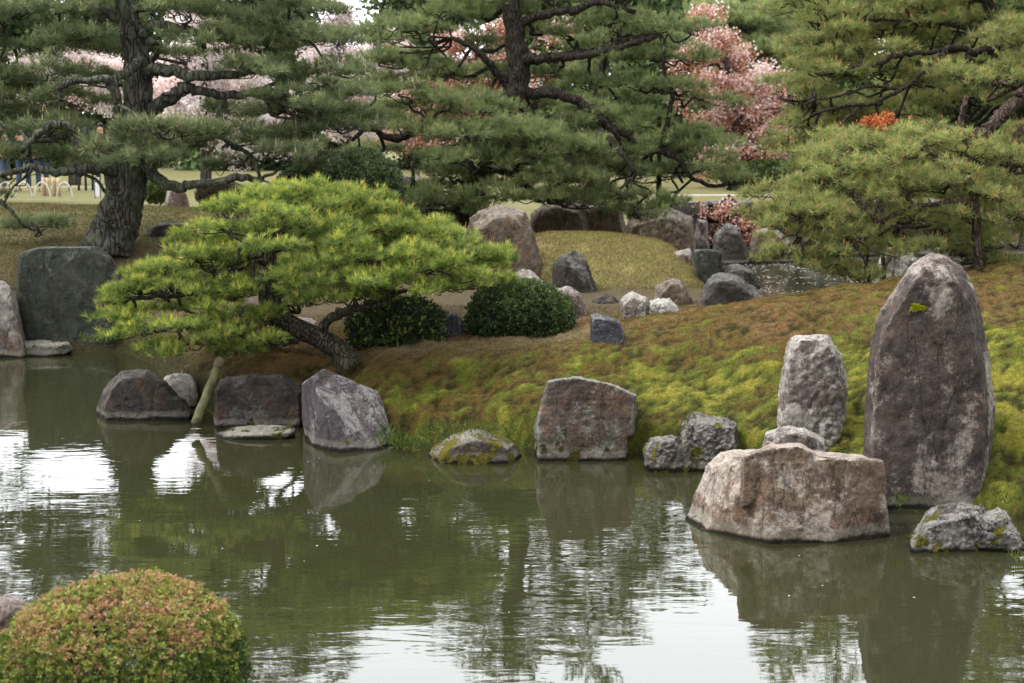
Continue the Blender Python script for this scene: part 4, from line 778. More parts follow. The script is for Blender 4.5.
# ------------------------------------------------------------------ leaf balls: clipped shrubs, cherries, far trees
def leaf_quads(rs, C, D, L, w, tone, tv=.08):
    S = unit(np.cross(D, rs.randn(len(C), 3))); e = D * (L * rs.uniform(.7, 1.15, (len(C), 1))); s = S * w / 2
    T = np.stack([C, C + e * .5 + s, C + e, C + e * .5 - s], 1); return T, np.clip(tone + rs.uniform(-tv, tv, len(C)), 0, 1)
def shrub(name, label, c, r, mat, seed, L, w, n, per, tonefn, stem, cat='shrub', group=None, rag=.05, layers=(.55, 1.0), shoots=0, low=-.75, sq=1.0):
    """clipped dome: rosettes of leaves all over its shell, stems inside"""
    rs = np.random.RandomState(seed); c = np.array(c); r = np.array(r, float)
    base = Vector((c[0], c[1], c[2] + low * r[2])); root = empty(name, base, label, cat, group)
    d = unit(rs.randn(n, 3)); d = d[d[:, 2] > low]; n = len(d); d0 = d; d = np.sign(d) * np.abs(d) ** sq; d = d / np.maximum(np.linalg.norm(d0, axis=1, keepdims=True), 1e-6)
    sh = rs.uniform(0, 1, (n, 1)) ** .45 * (layers[1] - layers[0]) + layers[0]
    lump = 1 + rag * 2.2 * fbm(d, 2.2, 3, .6, seed)[:, None] + rag * rs.randn(n, 1) * .5
    P = c + d * r * sh * lump; A = unit(d / r * r.mean() + np.array([0, 0, .35]))
    t0 = tonefn(d, sh[:, 0], fbm(P, 4.0 / max(r.mean(), .3), 4, .6, seed + 1), rs)
    Cn = np.repeat(P, per, 0); D = unit(np.repeat(A, per, 0) * .75 + .75 * rs.randn(n * per, 3))
    T, t = leaf_quads(rs, Cn, D, L, w, np.repeat(t0, per)); Ts, tt = [T], [t]
    mb = MB()
    for k in range(26):
        q = unit(rs.randn(3)); q[2] = abs(q[2]) * .8 + .1
        branch_to(mb, rs, np.array(base) + rs.randn(3) * .02 * r.mean(), c + q * r * .93, .022 * r.mean() + .003, .004, 0, .15, sides=5)
    for k in range(shoots):
        q = unit(rs.randn(3)); q[2] = abs(q[2]) + .5; q = unit(q); p0 = c + q * r * .95; p1 = p0 + np.array([0, 0, 1]) * rs.uniform(.03, .09) + rs.randn(3) * .01
        mb.tube([Vector(p0), Vector(p1)], [.0022, .0015], 4)
        m = 14; T, t = leaf_quads(rs, p0 + (p1 - p0) * rs.uniform(.4, 1, (m, 1)), unit(rs.randn(m, 3) + np.array([0, 0, .6])), L * 1.15, w * 1.1, np.full(m, .62)); Ts.append(T); tt.append(t)
    link('stems', mb.mesh('stems'), stem, root)
    link('foliage', tris_mesh('foliage', np.concatenate(Ts), np.concatenate(tt)), mat, root); return root
STEM = plain_mat('twig', (.07, .05, .04), .9)
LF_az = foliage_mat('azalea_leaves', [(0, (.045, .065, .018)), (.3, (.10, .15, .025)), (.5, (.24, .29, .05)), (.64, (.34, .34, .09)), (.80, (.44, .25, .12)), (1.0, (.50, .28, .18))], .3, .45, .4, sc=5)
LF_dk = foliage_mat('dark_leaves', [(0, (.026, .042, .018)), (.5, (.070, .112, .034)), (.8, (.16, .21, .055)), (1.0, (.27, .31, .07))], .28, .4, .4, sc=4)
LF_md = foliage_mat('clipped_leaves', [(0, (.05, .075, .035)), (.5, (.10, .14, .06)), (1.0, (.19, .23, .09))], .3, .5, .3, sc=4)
LF_br = foliage_mat('brown_hedge_leaves', [(0, (.04, .033, .02)), (.6, (.10, .085, .05)), (1.0, (.15, .14, .07))], .2)
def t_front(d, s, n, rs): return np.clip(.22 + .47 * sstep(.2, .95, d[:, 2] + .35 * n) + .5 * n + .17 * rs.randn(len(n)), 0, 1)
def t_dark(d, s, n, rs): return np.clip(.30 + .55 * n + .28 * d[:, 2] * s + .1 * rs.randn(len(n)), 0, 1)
def t_dots(d, s, n, rs): return np.clip(.10 + .3 * n + .9 * (rs.rand(len(n)) < .22 * s), 0, 1)
fc = W(122, 690, 6.15)
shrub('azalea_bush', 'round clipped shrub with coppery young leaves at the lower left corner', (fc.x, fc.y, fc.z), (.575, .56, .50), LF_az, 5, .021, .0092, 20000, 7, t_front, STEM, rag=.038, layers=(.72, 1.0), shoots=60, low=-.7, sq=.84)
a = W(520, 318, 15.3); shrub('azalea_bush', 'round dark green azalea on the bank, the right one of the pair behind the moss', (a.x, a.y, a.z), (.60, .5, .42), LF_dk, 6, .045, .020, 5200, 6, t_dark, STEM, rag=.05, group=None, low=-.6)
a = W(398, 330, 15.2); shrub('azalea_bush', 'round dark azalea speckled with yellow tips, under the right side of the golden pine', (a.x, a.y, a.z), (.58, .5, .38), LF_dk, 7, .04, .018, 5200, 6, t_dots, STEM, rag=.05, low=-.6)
a = W(362, 190, 19.2); shrub('clipped_bush', 'tall dark dome-clipped bush behind the crown of the golden pine', (a.x, a.y, a.z), (.56, .5, .56), LF_md, 8, .05, .024, 5200, 6, t_dark, STEM, rag=.03, low=-.8)
a = W(320, 190, 21.0); shrub('clipped_bush', 'wide dark clipped bush hidden between the big left pine and the golden pine', (a.x, a.y, a.z), (.7, .5, .42), LF_dk, 9, .05, .024, 4200, 6, t_dark, STEM, rag=.03, low=-.8)
a = W(156, 192, 25.0); shrub('clipped_bush', 'small green ball bush on the lawn crest just right of the big leaning trunk', (a.x, a.y, a.z), (.19, .2, .24), LF_dk, 10, .05, .026, 900, 6, lambda d, s, n, rs: np.clip(.7 + .5 * n, 0, 1), STEM, low=-.85)
a = W(222, 195, 25.0); shrub('clipped_hedge', 'brownish clipped hedge on the lawn crest behind the golden pine', (a.x, a.y, a.z), (.46, .3, .24), LF_br, 12, .05, .022, 2200, 6, lambda d, s, n, rs: np.clip(.5 + .6 * n, 0, 1), STEM, cat='hedge', low=-.85)

def blob_tree(name, label, Y0, trunk, blobs, mats, seed, L, w, per, tone, rc=.5, cat='tree', group=None, flat=.7, open_=0.5):
    """broad-leaved or blossom tree: clumps (px, py, r px, dY) of many small faces on forking branches"""
    rs = np.random.RandomState(seed); q = mpp(Y0); tr = [list(W(r[0], r[1], Y0 + r[2])) + [r[3] * q] for r in trunk]; sp = spline(tr, 6)
    root = empty(name, (tr[0][0], tr[0][1], hz(tr[0][0], tr[0][1])), label, cat, group)
    mb = MB(); mb.tube([Vector(p[:3]) for p in sp], [p[3] for p in sp], 12, .2, seed=seed); link('trunk', mb.mesh('trunk'), mats[0], root)
    tw = MB(); Ts, tt = [], []; nod = np.array(sp)
    for (px, py, r, dy) in blobs:
        c = np.array(W(px, py, Y0 + dy)); R_ = r * q; k = max(5, int(3.2 * (R_ / rc) ** 2)); 
        dd = unit(rs.randn(k, 3)); cc = c + dd * R_ * rs.uniform(.25, 1, (k, 1)) * np.array([1, .9, flat])
        j = int(np.argmin(np.linalg.norm(nod[:, :3] - c - np.array([0, 0, -R_ * .8]), axis=1))); bp = branch_to(tw, rs, nod[j, :3], c, max(.03, min(nod[j, 3] * .6, .09)), .03, 0, .16)
        for x in cc[::2]: branch_to(tw, rs, bp[rs.randint(len(bp) // 3, len(bp))], x, .022, .008, 0, .2, sides=4)
        m = k * per; P = np.repeat(cc, per, 0) + unit(rs.randn(m, 3)) * rc * rs.rand(m, 1) ** open_ * np.array([1, 1, .75])
        D = unit(rs.randn(m, 3) + np.array([0, 0, .3])); h = (P[:, 2] - c[2]) / R_
        T, t = leaf_quads(rs, P, D, L, w, tone(P, h, rs)); Ts.append(T); tt.append(t)
    link('branches', tw.mesh('branches'), mats[0], root)
    link('crown', tris_mesh('crown', np.concatenate(Ts), np.concatenate(tt)), mats[1], root); return root
LF_ch = foliage_mat('cherry_blossom', [(0, (.33, .13, .08)), (.35, (.52, .26, .18)), (.5, (.68, .47, .42)), (.70, (.80, .69, .67)), (1, (.88, .83, .83))], .4, sc=.8)
LF_far = foliage_mat('far_leaves', [(0, (0.033, 0.055, 0.026)), (.5, (0.090, 0.139, 0.053)), (1, (0.195, 0.253, 0.090))], .3, sc=.5)
LF_far2 = foliage_mat('far_bright_leaves', [(0, (.045, .070, .028)), (.5, (.11, .155, .05)), (1, (.20, .25, .09))], .3, sc=.5)
LF_or = foliage_mat('orange_leaves', [(0, (.35, .10, .03)), (1, (.75, .28, .10))], .3)
def tone_white(P, h, rs): return np.clip(.86 + .4 * fbm(P, .9, 3, .6, 5) + .12 * rs.randn(len(P)) - .35 * (rs.rand(len(P)) < .10), 0, 1)
def tone_red(P, h, rs): return np.clip(.36 + .25 * np.clip(h, -1, 1) + .6 * fbm(P, .9, 3, .6, 9) + .26 * rs.randn(len(P)), 0, 1)
def tone_leaf(P, h, rs): return np.clip(.5 + .25 * h + .5 * fbm(P, .8, 3, .6, 3) + .12 * rs.randn(len(P)), 0, 1)
BK_ch = bark_mat('bark_cherry', (.05, .04, .036), (.11, .09, .08), (.08, .08, .06), .2)
blob_tree('cherry_tree', 'cherry tree with coppery red leaves and pink blossom, left of the yellow-green right-hand pines', 41,
          [(745, 200, 0, 5), (742, 170, 0, 5), (735, 120, 0, 4), (728, 70, 0, 3), (722, 40, 0, 2)],
          [(706, 15, 16, .3), (712, 45, 26, 0), (735, 62, 26, .5), (758, 82, 26, -.4), (720, 85, 28, -.6), (745, 108, 30, 0), (770, 120, 24, .3), (715, 120, 26, 0), (760, 145, 28, -.3), (730, 150, 28, -.5), (775, 160, 22, 0), (790, 140, 20, .2), (785, 108, 20, .3), (788, 165, 18, .1), (772, 85, 18, .2), (772, 175, 14, -.3), (700, 25, 18, .6), (690, 60, 24, .6), (695, 95, 22, .5), (700, 165, 20, .2)],
          (BK_ch, LF_ch), 61, .085, .075, 125, tone_red, rc=.42, cat='cherry tree')
blob_tree('cherry_tree', 'reddish cherry tree seen through the middle pine to the left of its trunk', 40,
          [(470, 200, 0, 5), (468, 160, 0, 5), (465, 110, 0, 4), (470, 60, 0, 2)],
          [(430, 85, 26, 0), (465, 75, 28, .4), (495, 70, 26, 0), (445, 110, 30, -.4), (480, 110, 30, 0), (415, 125, 26, 0), (395, 140, 20, .2), (520, 95, 26, 0), (460, 45, 26, .2), (430, 140, 24, 0), (400, 105, 24, .3), (500, 35, 24, .3), (545, 70, 22, .3), (560, 30, 22, .4), (590, 115, 20, .4), (600, 150, 20, .4), (590, 180, 12, .4)],
          (BK_ch, LF_ch), 62, .085, .075, 170, tone_red, rc=.42, cat='cherry tree')
blob_tree('cherry_tree', 'white-blossomed cherry tree filling the gap between the big left pine and the middle pine', 38,
          [(350, 200, 0, 6), (348, 150, 0, 5), (345, 100, 0, 4), (340, 60, 0, 3)],
          [(320, 50, 26, 0), (350, 62, 26, .3), (378, 60, 22, 0), (335, 85, 26, -.3), (365, 95, 26, 0), (395, 80, 20, .2), (300, 80, 24, .3), (320, 110, 26, 0), (350, 125, 26, .2), (390, 45, 16, .2), (330, 35, 18, 0), (290, 110, 24, .4), (300, 140, 24, .3), (345, 20, 12, .2)],
          (BK_ch, LF_ch), 63, .085, .08, 180, tone_white, rc=.40, cat='cherry tree')
blob_tree('cherry_tree', 'pale pink cherry tree in bloom seen through the right side of the big left pine', 36,
          [(205, 205, 0, 6), (206, 160, 0, 5), (205, 110, 0, 4), (205, 60, 0, 3)],
          [(180, 90, 28, 0), (215, 85, 30, .3), (250, 95, 28, 0), (190, 120, 30, -.3), (225, 125, 32, 0), (260, 130, 28, .2), (205, 55, 28, .2), (240, 55, 26, .2), (175, 60, 24, .4), (160, 110, 22, .3), (285, 145, 22, .2), (245, 155, 20, 0), (200, 20, 26, .2), (225, -10, 22, .2)],
          (BK_ch, LF_ch), 64, .085, .08, 180, tone_white, rc=.40, cat='cherry tree')
blob_tree('cherry_tree', 'pale cherry tree in bloom seen through the left side of the big left pine', 39,
          [(75, 205, 0, 6), (76, 160, 0, 5), (78, 110, 0, 4), (80, 70, 0, 3)],
          [(50, 60, 26, 0), (85, 55, 28, .3), (110, 65, 24, 0), (40, 85, 24, -.3), (70, 90, 26, 0), (100, 95, 24, .2), (20, 65, 22, .3), (130, 90, 22, .3), (10, 95, 20, .2)],
          (BK_ch, LF_ch), 65, .085, .08, 170, tone_white, rc=.40, cat='cherry tree')
# red-leaved cherry bough hanging over the stone wall of the inlet
blob_tree('maple_sapling', 'low coppery sapling hanging over the far stone wall of the inlet', 33.0,
          [(745, 215, 0, 2), (738, 205, 0, 2), (728, 195, 0, 1.6)], [(700, 215, 14, 0), (725, 212, 16, -.2), (745, 222, 16, -.3), (720, 232, 14, -.3), (760, 212, 12, -.1), (750, 240, 12, -.4)], (BK_ch, LF_ch), 66, .07, .06, 80, lambda P, h, rs: np.clip(.25 + .3 * rs.randn(len(P)), 0, 1), rc=.3, cat='sapling')
# far clipped pines
padsF = [(740, 22, 46, 12, 0), (790, 34, 30, 10, .3), (722, 45, 40, 11, .4), (765, 50, 46, 12, -.3), (800, 62, 34, 11, -.2), (745, 68, 40, 11, 0), (790, 80, 30, 9, 0), (760, 85, 34, 9, .2), (715, 12, 30, 10, .5), (770, 10, 34, 11, .5)]
pine('clipped_pine', 'rounded pale green clipped pine far behind, above the coppery cherry', 47, [(765, 200, 0, 6), (768, 150, 0, 5), (765, 100, 0, 4), (760, 60, 0, 3)], [], padsF, (BK_dark, ND_mid), 71, L=.2, w=.022, per=26, nn=10, rc=.45, tone=(.2, .85))
# evergreen belt at the far end of the garden, each tree its own
rs0 = random.Random(5)
far_lab = ['dark evergreen far behind the left edge of the big left pine', 'far evergreen behind the left pale cherry', 'far evergreen behind the big leaning pine trunk', 'far evergreen behind the pale pink cherry', 'far evergreen behind the gap left of the middle pine',
           'far evergreen behind the reddish cherry', 'far evergreen behind the middle pine trunk', 'far evergreen behind the right side of the middle pine', 'dark far evergreen showing above the pale green clipped pine', 'far evergreen behind the tall upper right pine', 'far evergreen behind the twisting dark boughs at the right', 'far evergreen at the right edge behind the leaning pine', 'far evergreen between the middle pine and the coppery cherry', 'far evergreen directly right of the coppery cherry', 'far evergreen in the gap above the warm brown sawn-off limb']
far_spec = [(-60, -30), (30, -25), (120, -50), (215, -45), (295, -30), (425, -30), (510, -50), (600, -50), (735, -55), (840, -50), (925, -50), (1040, -50), (662, -45), (792, -50), (975, -45)]
for i, (px, top) in enumerate(far_spec):
    Yf = 54 + (i % 3) * 2.5; bl = []
    for k in range(17):
        f = k / 16; bl.append((px + rs0.uniform(-52, 52) * (1 - .5 * (1 - f)), top + 24 + f * (168 - top) * .93, rs0.uniform(32, 42), rs0.uniform(-1, 1)))
    blob_tree('evergreen_tree', far_lab[i], Yf, [(px, 195, 0, 8), (px, 150, 0, 6), (px + 4, 100, 0, 5), (px, top + 30, 0, 3)], bl, (BK_dark, LF_far2 if i in (6, 9, 10) else LF_far), 80 + i,   .24, .19, 120, tone_leaf, rc=.75, group='evergreens at the far end of the garden')
for px_, py_, Y_, rr_, lb_, sd_ in ((850, 178, 37, (2.0, .8, .8), 'broad dark evergreen bush beyond the inlet, glimpsed left through the low yellow-green pine', 31), (950, 176, 37.5, (1.9, .8, .9), 'broad dark evergreen bush beyond the inlet, behind the thin trunk of the low pine', 32), (1050, 178, 37, (1.9, .8, .85), 'broad dark evergreen bush beyond the inlet at the right edge', 33)):
    a = W(px_, py_, Y_); shrub('evergreen_bush', lb_, (a.x, a.y, a.z), rr_, LF_dk, sd_, .12, .07, 4200, 5, t_dark, STEM, rag=.08, low=-.8)
# hedge under the coppery cherry, orange-leaved bush at the right
a = W(768, 182, 40); shrub('clipped_hedge', 'dark clipped hedge under the coppery cherry beyond the far lawn', (a.x, a.y, a.z), (1.2, .5, .62), LF_dk, 13, .11, .06, 3200, 5, t_dark, STEM, cat='hedge', low=-.8)
blob_tree('orange_sapling', 'small bright orange-leaved tree top glowing above the low yellow-green pine', 18.9, [(884, 285, 0, 2.2), (882, 230, 0, 2), (879, 170, 0, 1.6), (878, 128, 0, 1)],
          [(871, 120, 8, 0), (884, 119, 9, .1), (878, 125, 9, -.1), (893, 124, 6, 0)], (BK_ch, LF_or), 67, .05, .03, 40, lambda P, h, rs: np.clip(.5 + .35 * rs.randn(len(P)), 0, 1), rc=.07)

# ------------------------------------------------------------------ moss and grass
def blades(name, kind_label, sampler, n, L, w, lean, mat, seed, tint=1.0, extra=None):
    rs = np.random.RandomState(seed); x, y = sampler(rs, n); z = hgt(x, y); k = z > .015; x, y, z = x[k], y[k], z[k]
    c = ground_col(x, y, z); P = np.stack([x, y, z - .003], 1)
    D = unit(np.array([0, 0, 1.]) + lean * rs.randn(len(P), 3)); S = unit(np.cross(D, rs.randn(len(P), 3)))
    T = np.stack([P - S * w / 2, P + S * w / 2, P + D * L * rs.uniform(.4, 1.25, (len(P), 1))], 1)
    c = c * (tint * rs.uniform(.7, 1.4, (len(P), 1)))
    return T, c
mt, t, o = newmat('moss_fronds'); at = t.nodes.new('ShaderNodeAttribute'); at.attribute_name = 'col'
p = t.nodes.new('ShaderNodeBsdfPrincipled'); t.links.new(at.outputs['Color'], p.inputs['Base Color']); p.inputs['Roughness'].default_value = .8; p.inputs['Specular IOR Level'].default_value = .1
tr_ = t.nodes.new('ShaderNodeBsdfTranslucent'); t.links.new(at.outputs['Color'], tr_.inputs['Color']); mx = t.nodes.new('ShaderNodeMixShader'); mx.inputs[0].default_value = .3
t.links.new(p.outputs[0], mx.inputs[1]); t.links.new(tr_.outputs[0], mx.inputs[2]); t.links.new(mx.outputs[0], o.inputs[0]); M_frond = mt
def samp_moss(rs, n):
    y = rs.uniform(9.9, 16.8, n); x = rs.uniform(-.30, .46, n) * y; k = rs.rand(n) < (12 / y) ** 1.2
    return x[k], y[k]
T, c = blades('moss', '', samp_moss, 420000, .024, .0065, .75, M_frond, 91, 1.15)
tag(link('moss', tris_mesh('moss', T, None, c), M_frond), 'yellow-green and rusty moss covering the bank above the water', 'moss', kind='stuff')
def samp_mound(rs, n):
    a = rs.uniform(0, 2 * np.pi, n); r = np.sqrt(rs.rand(n)); return 1.35 + 2.1 * r * np.cos(a), 20.3 + 2.0 * r * np.sin(a)
T, c = blades('g', '', samp_mound, 60000, .035, .010, .5, M_frond, 92, 1.1)
def samp_left(rs, n): return rs.uniform(-9, -2.5, n), rs.uniform(18.6, 24, n)
T2, c2 = blades('g', '', samp_left, 60000, .035, .012, .5, M_frond, 93, 1.1)
tag(link('short_grass', tris_mesh('short_grass', np.concatenate([T, T2]), None, np.concatenate([c, c2])), M_frond), 'short tan grass on the mound and the left lawn', 'grass', kind='stuff')
# green ferny plants and grass along the water's edge
def edge_plants():
    rs = np.random.RandomState(95); Ts, cs = [], []
    for (px, py, z, n, L, sp) in [(395, 440, .08, 500, .13, .12), (380, 430, .12, 300, .12, .1), (415, 446, .06, 260, .1, .08), (450, 438, .17, 260, .08, .10), (478, 428, .27, 420, .07, .14), (500, 430, .25, 300, .06, .08), (440, 430, .2, 240, .12, .07), (900, 500, .25, 120, .07, .05), (1018, 500, .25, 160, .08, .08), (525, 445, .1, 120, .08, .04), (1015, 556, .04, 60, .05, .03), (95, 340, .5, 160, .16, .08), (216, 412, .1, 160, .1, .06)]:
        p = np.array(G(px, py, z)); P = p + rs.randn(n, 3) * np.array([sp, sp, .02]); D = unit(np.array([0, 0, 1.]) + .5 * rs.randn(n, 3)); S = unit(np.cross(D, rs.randn(n, 3)))
        Ts.append(np.stack([P - S * .006, P + S * .006, P + D * L * .7 * rs.uniform(.4, 1.2, (n, 1))], 1)[::2]); cs.append(np.array([.09, .125, .03]) * rs.uniform(.5, 1.7, (len(Ts[-1]), 1)))
    tag(link('grass_tufts', tris_mesh('grass_tufts', np.concatenate(Ts), None, np.concatenate(cs)), M_frond), 'fresh green grass and fern tufts along the waterline', 'grass', kind='stuff')
edge_plants()

# ------------------------------------------------------------------ props, stakes
M_prop = plain_mat('prop_wood', (.105, .105, .05), .85, .45, 14)
def post(name, label, a, b, r0, r1, mat, cat='post', group=None, sides=12, band=True):
    mb = MB(); a = Vector(a); b = Vector(b); n = 10; mb.tube([a + (b - a) * i / n + Vector((.006 * math.sin(i * 2.1), 0, 0)) for i in range(n + 1)], [r0 + (r1 - r0) * i / n for i in range(n + 1)], sides, .12, seed=int(a.x * 10))
    root = link(name, mb.mesh(name), mat, None, a); tag(root, label, cat, group)
    if band:                                           # rope lashing at the top
        rb = MB(); u = (b - a).normalized()
        for k in range(4): c = b - u * (.03 + .018 * k); rb.tube([c - u * .008, c + u * .008], [r1 * 1.25, r1 * 1.25], sides)
        link('rope_lashing', rb.mesh('rope'), plain_mat('rope', (.16, .12, .07)), root)
    return root
p0 = G(196, 424, -.15); p1 = W(221, 358, 13.75)
post('support_post', 'mossy leaning wooden prop rising from the water to hold up the golden pine', W(195, 424, 13.5) , p1, .045, .038, M_prop, 'post')
post('support_post', 'thin upright prop under the left boughs of the middle pine', W(413, 210, 22), W(413, 160, 22), .035, .03, BK_dark, 'post')
post('support_post', 'thin dark stake under the right boughs of the middle pine', W(659, 205, 24), W(659, 118, 22.3), .05, .035, BK_dark, 'post')

# stone lantern behind the prop
def lantern():
    b = W(418, 196, 26.5); z0 = hz(b.x, b.y); root = empty('stone_lantern', (b.x, b.y, z0), 'small weathered stone lantern beyond the middle pine, left of its trunk', 'stone lantern')
    m = plain_mat('lantern_stone', (.16, .145, .12), .9, .3, 20); s = 1.0
    for nm, prof in (('base', [(.17, 0), (.17, .08), (.10, .12)]), ('shaft', [(.07, .12), (.065, .34), (.075, .36)]), ('fire_box', [(.14, .36), (.15, .42), (.11, .43), (.11, .58), (.13, .60)]), ('cap', [(.20, .60), (.17, .65), (.06, .72), (.03, .76), (.045, .80), (.01, .86)])):
        mb = MB(); mb.tube([Vector((b.x, b.y, z0 + z * s)) for r, z in prof], [r * s for r, z in prof], 6 if nm != 'shaft' else 12); link(nm, mb.mesh(nm, False), m, root)
lantern()

# ------------------------------------------------------------------ far left lawn: hoops, stakes, sign, visitors
M_hoop = plain_mat('pale_bamboo', (.62, .58, .50), .6); M_stake = plain_mat('pale_wood', (.50, .38, .26), .8); M_dkst = plain_mat('dark_wood', (.05, .045, .04), .8); M_white = plain_mat('white_board', (.78, .78, .76), .6, .05)
YL = 30.0
hoop_lab = ['bent white bamboo hoop nearest the left edge of the far lawn', 'bent white bamboo hoop right of the leftmost hoop', 'bent white bamboo hoop in front of the pale wooden stakes', 'bent white bamboo hoop right of the pale stakes']
for i, px in enumerate((6, 24, 42, 64)):
    c = W(px, 198, YL + .1 * i); z = hz(c.x, c.y); mb = MB(); r = .17
    mb.tube([Vector((c.x + r * math.cos(t), c.y + .02 * i, z - .05 + (.36) * math.sin(t))) for t in np.linspace(0, math.pi, 17)], [.016] * 17, 8)
    tag(link('edging_hoop', mb.mesh('hoop'), M_hoop, None, (c.x, c.y, z)), hoop_lab[i], 'hoop', 'bamboo hoops edging the far lawn')
for i, px in enumerate((44, 48, 54, 59)):
    c = W(px, 197, YL + .6); z = hz(c.x, c.y)
    mb = MB(); mb.tube([Vector((c.x, c.y, z - .1)), Vector((c.x + .01, c.y, z + .3)), Vector((c.x, c.y, z + .40))], [.045, .045, .036], 10)
    tag(link('wooden_stake', mb.mesh('stake'), M_stake, None, (c.x, c.y, z)), 'short pale wooden stake in the close row behind the white hoops, far left lawn', 'stake', 'pale stakes on the far lawn')
for i, px in enumerate((70, 79, 86, 93)):
    c = W(px, 190, YL + 4); z = hz(c.x, c.y)
    mb = MB(); mb.tube([Vector((c.x, c.y, z - .1)), Vector((c.x, c.y, z + .35)), Vector((c.x + .09, c.y, z + .48))], [.03, .03, .025], 8)
    tag(link('rail_post', mb.mesh('post'), M_dkst, None, (c.x, c.y, z)), 'short dark bent post in the row left of the white sign, far left lawn', 'post', 'dark posts by the far path')
c = W(98, 199, YL - .4); z = hz(c.x, c.y); root = empty('sign_post', (c.x, c.y, z), 'narrow white sign board standing just left of the big leaning pine trunk', 'sign')
mb = MB(); mb.box((c.x, c.y, z + .24), (.045, .015, .20)); link('board', mb.mesh('b', False), M_white, root)
mb = MB(); mb.box((c.x - .055, c.y, z + .19), (.009, .012, .25)).box((c.x + .055, c.y, z + .19), (.009, .012, .25)); link('frame', mb.mesh('f', False), plain_mat('sign_frame', (.12, .14, .2)), root)
c = W(20, 205, YL); 

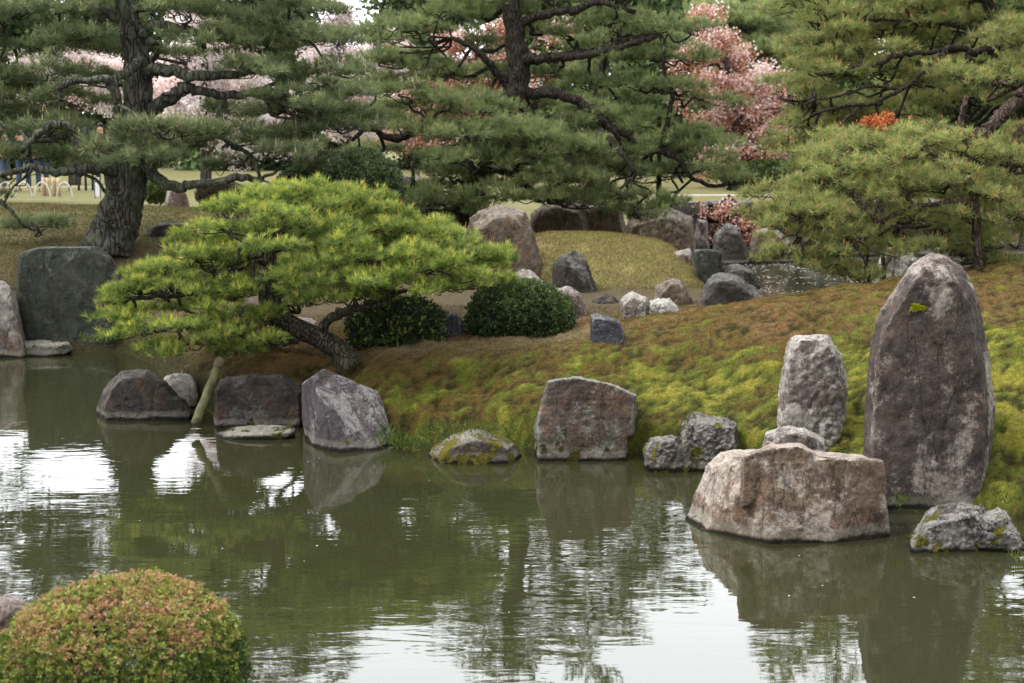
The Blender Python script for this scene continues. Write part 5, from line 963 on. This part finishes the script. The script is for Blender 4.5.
def skin_mesh(name, verts, edges, radii, sub=2, root=0):
    me = bpy.data.meshes.new(name); me.from_pydata([tuple(v) for v in verts], edges, []); ob = bpy.data.objects.new('tmp', me); COL.objects.link(ob)
    ob.modifiers.new('s', 'SKIN'); ss = ob.modifiers.new('u', 'SUBSURF'); ss.levels = sub
    for i, r in enumerate(radii): me.skin_vertices[0].data[i].radius = (r, r) if isinstance(r, (int, float)) else r
    me.skin_vertices[0].data[root].use_root = True
    dg = bpy.context.evaluated_depsgraph_get(); m2 = bpy.data.meshes.new_from_object(ob.evaluated_get(dg)); bpy.data.objects.remove(ob)
    m2.polygons.foreach_set('use_smooth', [True] * len(m2.polygons)); return m2
def person(px, Y, H, head, label, coat, legs, hair, longhair, rz, arms_up=False, seed=0):
    b = W(px, 190, Y); z = hz(b.x, b.y); root = empty('person', (b.x, b.y, z), label, 'person'); s = H / 1.7
    X = Matrix.Translation((b.x, b.y, z)) @ Matrix.Rotation(rz, 4, 'Z') @ Matrix.Scale(s, 4)
    V = [(0, 0, .95), (0, 0, 1.15), (0, .01, 1.36), (0, 0, 1.47), (0, -.01, 1.56), (0, 0, 1.66)]; E = [(0, 1), (1, 2), (2, 3), (3, 4), (4, 5)]; Rr = [(.15, .11), (.13, .10), (.15, .10), .055, .085, .07]
    for sx in (-1, 1):
        k = len(V); st = .04 * sx
        V += [(.09 * sx, 0, .86), (.095 * sx, -.02 + st, .48), (.10 * sx, 0 + st * 2, .09), (.10 * sx, -.14 + st * 2, .04)]; E += [(0, k), (k, k + 1), (k + 1, k + 2), (k + 2, k + 3)]; Rr += [.085, .06, .042, .035]
        k = len(V); el = (.20 * sx, -.10, 1.16) if arms_up else (.235 * sx, .02, 1.12); ha = (.07 * sx, -.22, 1.40) if arms_up else (.22 * sx, -.12, .92)
        fi = (ha[0] * .9, ha[1] - .04, ha[2] + (.06 if arms_up else -.07))
        V += [(.18 * sx, 0, 1.38), el, ha, fi]; E += [(2, k), (k, k + 1), (k + 1, k + 2), (k + 2, k + 3)]; Rr += [.055, .045, .03, .026]
        for f in range(4):                                # fingers
            q = len(V); V.append((fi[0] + (f - 1.5) * .016, fi[1] - .02, fi[2] + (.035 if arms_up else -.05))); E.append((k + 3, q)); Rr.append(.009)
        q = len(V); V.append((fi[0] - .03 * sx, fi[1] - .015, fi[2])); E.append((k + 3, q)); Rr.append(.010)
    me = skin_mesh('body', V, E, Rr); me.transform(X); body = link('body', me, plain_mat('skin', (.50, .30, .21), .6), root)
    # clothes follow the body a little outside it
    cv = [(0, 0, .88), (0, 0, 1.0), (0, 0, 1.16), (0, .01, 1.37), (0, 0, 1.43)]; ce = [(0, 1), (1, 2), (2, 3), (3, 4)]; cr = [(.175, .135), (.165, .125), (.15, .12), (.165, .12), .07]
    for sx in (-1, 1):
        k = len(cv); el = (.20 * sx, -.10, 1.16) if arms_up else (.235 * sx, .02, 1.12); ha = (.08 * sx, -.20, 1.37) if arms_up else (.222 * sx, -.10, .95)
        cv += [(.18 * sx, 0, 1.38), el, ha]; ce += [(3, k), (k, k + 1), (k + 1, k + 2)]; cr += [.068, .058, .044]
    me = skin_mesh('coat', cv, ce, cr); me.transform(X); link('coat', me, plain_mat('cloth', coat, .9), root)
    lv = [(0, 0, .95)]; le = []; lr = [(.16, .12)]
    for sx in (-1, 1):
        k = len(lv); st = .04 * sx; lv += [(.09 * sx, 0, .86), (.095 * sx, -.02 + st, .48), (.10 * sx, st * 2, .10)]; le += [(0, k), (k, k + 1), (k + 1, k + 2)]; lr += [.10, .075, .06]
    me = skin_mesh('trousers', lv, le, lr); me.transform(X); link('trousers', me, plain_mat('trousers', legs, .9), root)
    bm = bmesh.new(); bmesh.ops.create_icosphere(bm, subdivisions=3, radius=1)
    for v in bm.verts:
        f = v.co.y < -.35 and v.co.z < .45; r = .62 if f else 1
        dz = -.09 if (longhair and v.co.z < -.2 and v.co.y > -.1) else 0
        v.co = Vector((v.co.x * .098 * (1 if not f else .9), v.co.y * .108 * r + .012, v.co.z * .115 + 1.63 + dz))
    me = bpy.data.meshes.new('hair'); bm.to_mesh(me); bm.free(); me.polygons.foreach_set('use_smooth', [True] * len(me.polygons)); me.transform(X); link('hair', me, plain_mat('hair', hair, .5), root)
    return root
person(24, 33, 1.62, 0, 'visitor in a dark blue coat seen from behind on the far left lawn', (.035, .05, .10), (.04, .06, .12), (.015, .012, .01), False, 2.9, seed=1)
person(43, 33.6, 1.66, 0, 'visitor in a black jacket and jeans, second from the left on the far lawn', (.02, .02, .025), (.05, .08, .16), (.02, .015, .012), False, .4, seed=2)
person(103, 34.5, 1.58, 0, 'dark-haired visitor facing the pond, head showing just left of the big leaning trunk', (.08, .07, .07), (.03, .03, .04), (.012, .01, .01), True, .2, True, seed=3)
person(4, 33.2, 1.60, 0, 'visitor in a pale jacket at the left edge on the far lawn', (.55, .55, .55), (.10, .12, .18), (.02, .015, .012), True, 1.2, seed=4)

# ------------------------------------------------------------------ petals and leaves on the water
def petals():
    rs = np.random.RandomState(77); n = 40; P = np.zeros((n, 3)); y = rs.uniform(8, 18, n); P[:, 1] = y; P[:, 0] = rs.uniform(-.36, .30, n) * y; P[:, 2] = .005
    m = 2600; Q = np.zeros((m, 3)); Q[:, 1] = rs.uniform(24, 32, m); Q[:, 0] = rs.uniform(3.2, 9.5, m); Q[:, 2] = .005
    k = fbm(Q, .8, 3) > -.05; Q = Q[k]; C = np.concatenate([P, Q]); r = np.concatenate([np.full(n, .011), np.full(len(Q), .026)])[:, None] * rs.uniform(.6, 1.3, (len(C), 1))
    d = sdf(POND, C[:, 0], C[:, 1]); d2 = sdf(INLET, C[:, 0], C[:, 1]); keep = (d < -.1) | (d2 < -.1); C = C[keep]; r = r[keep]
    a = rs.rand(len(C)) * 6.28; T = np.stack([C + np.stack([r[:, 0] * np.cos(a + s) * (1 if j % 2 else .7), r[:, 0] * np.sin(a + s) * (1 if j % 2 else .7), 0 * a], 1) for j, s in enumerate((0, 1.26, 2.5, 3.8, 5.0))], 1)
    tag(link('fallen_petals', tris_mesh('petals', T), plain_mat('petal', (.50, .46, .45), .6, .3)), 'white cherry petals floating on the pond and the inlet', 'petals', kind='stuff')
petals()
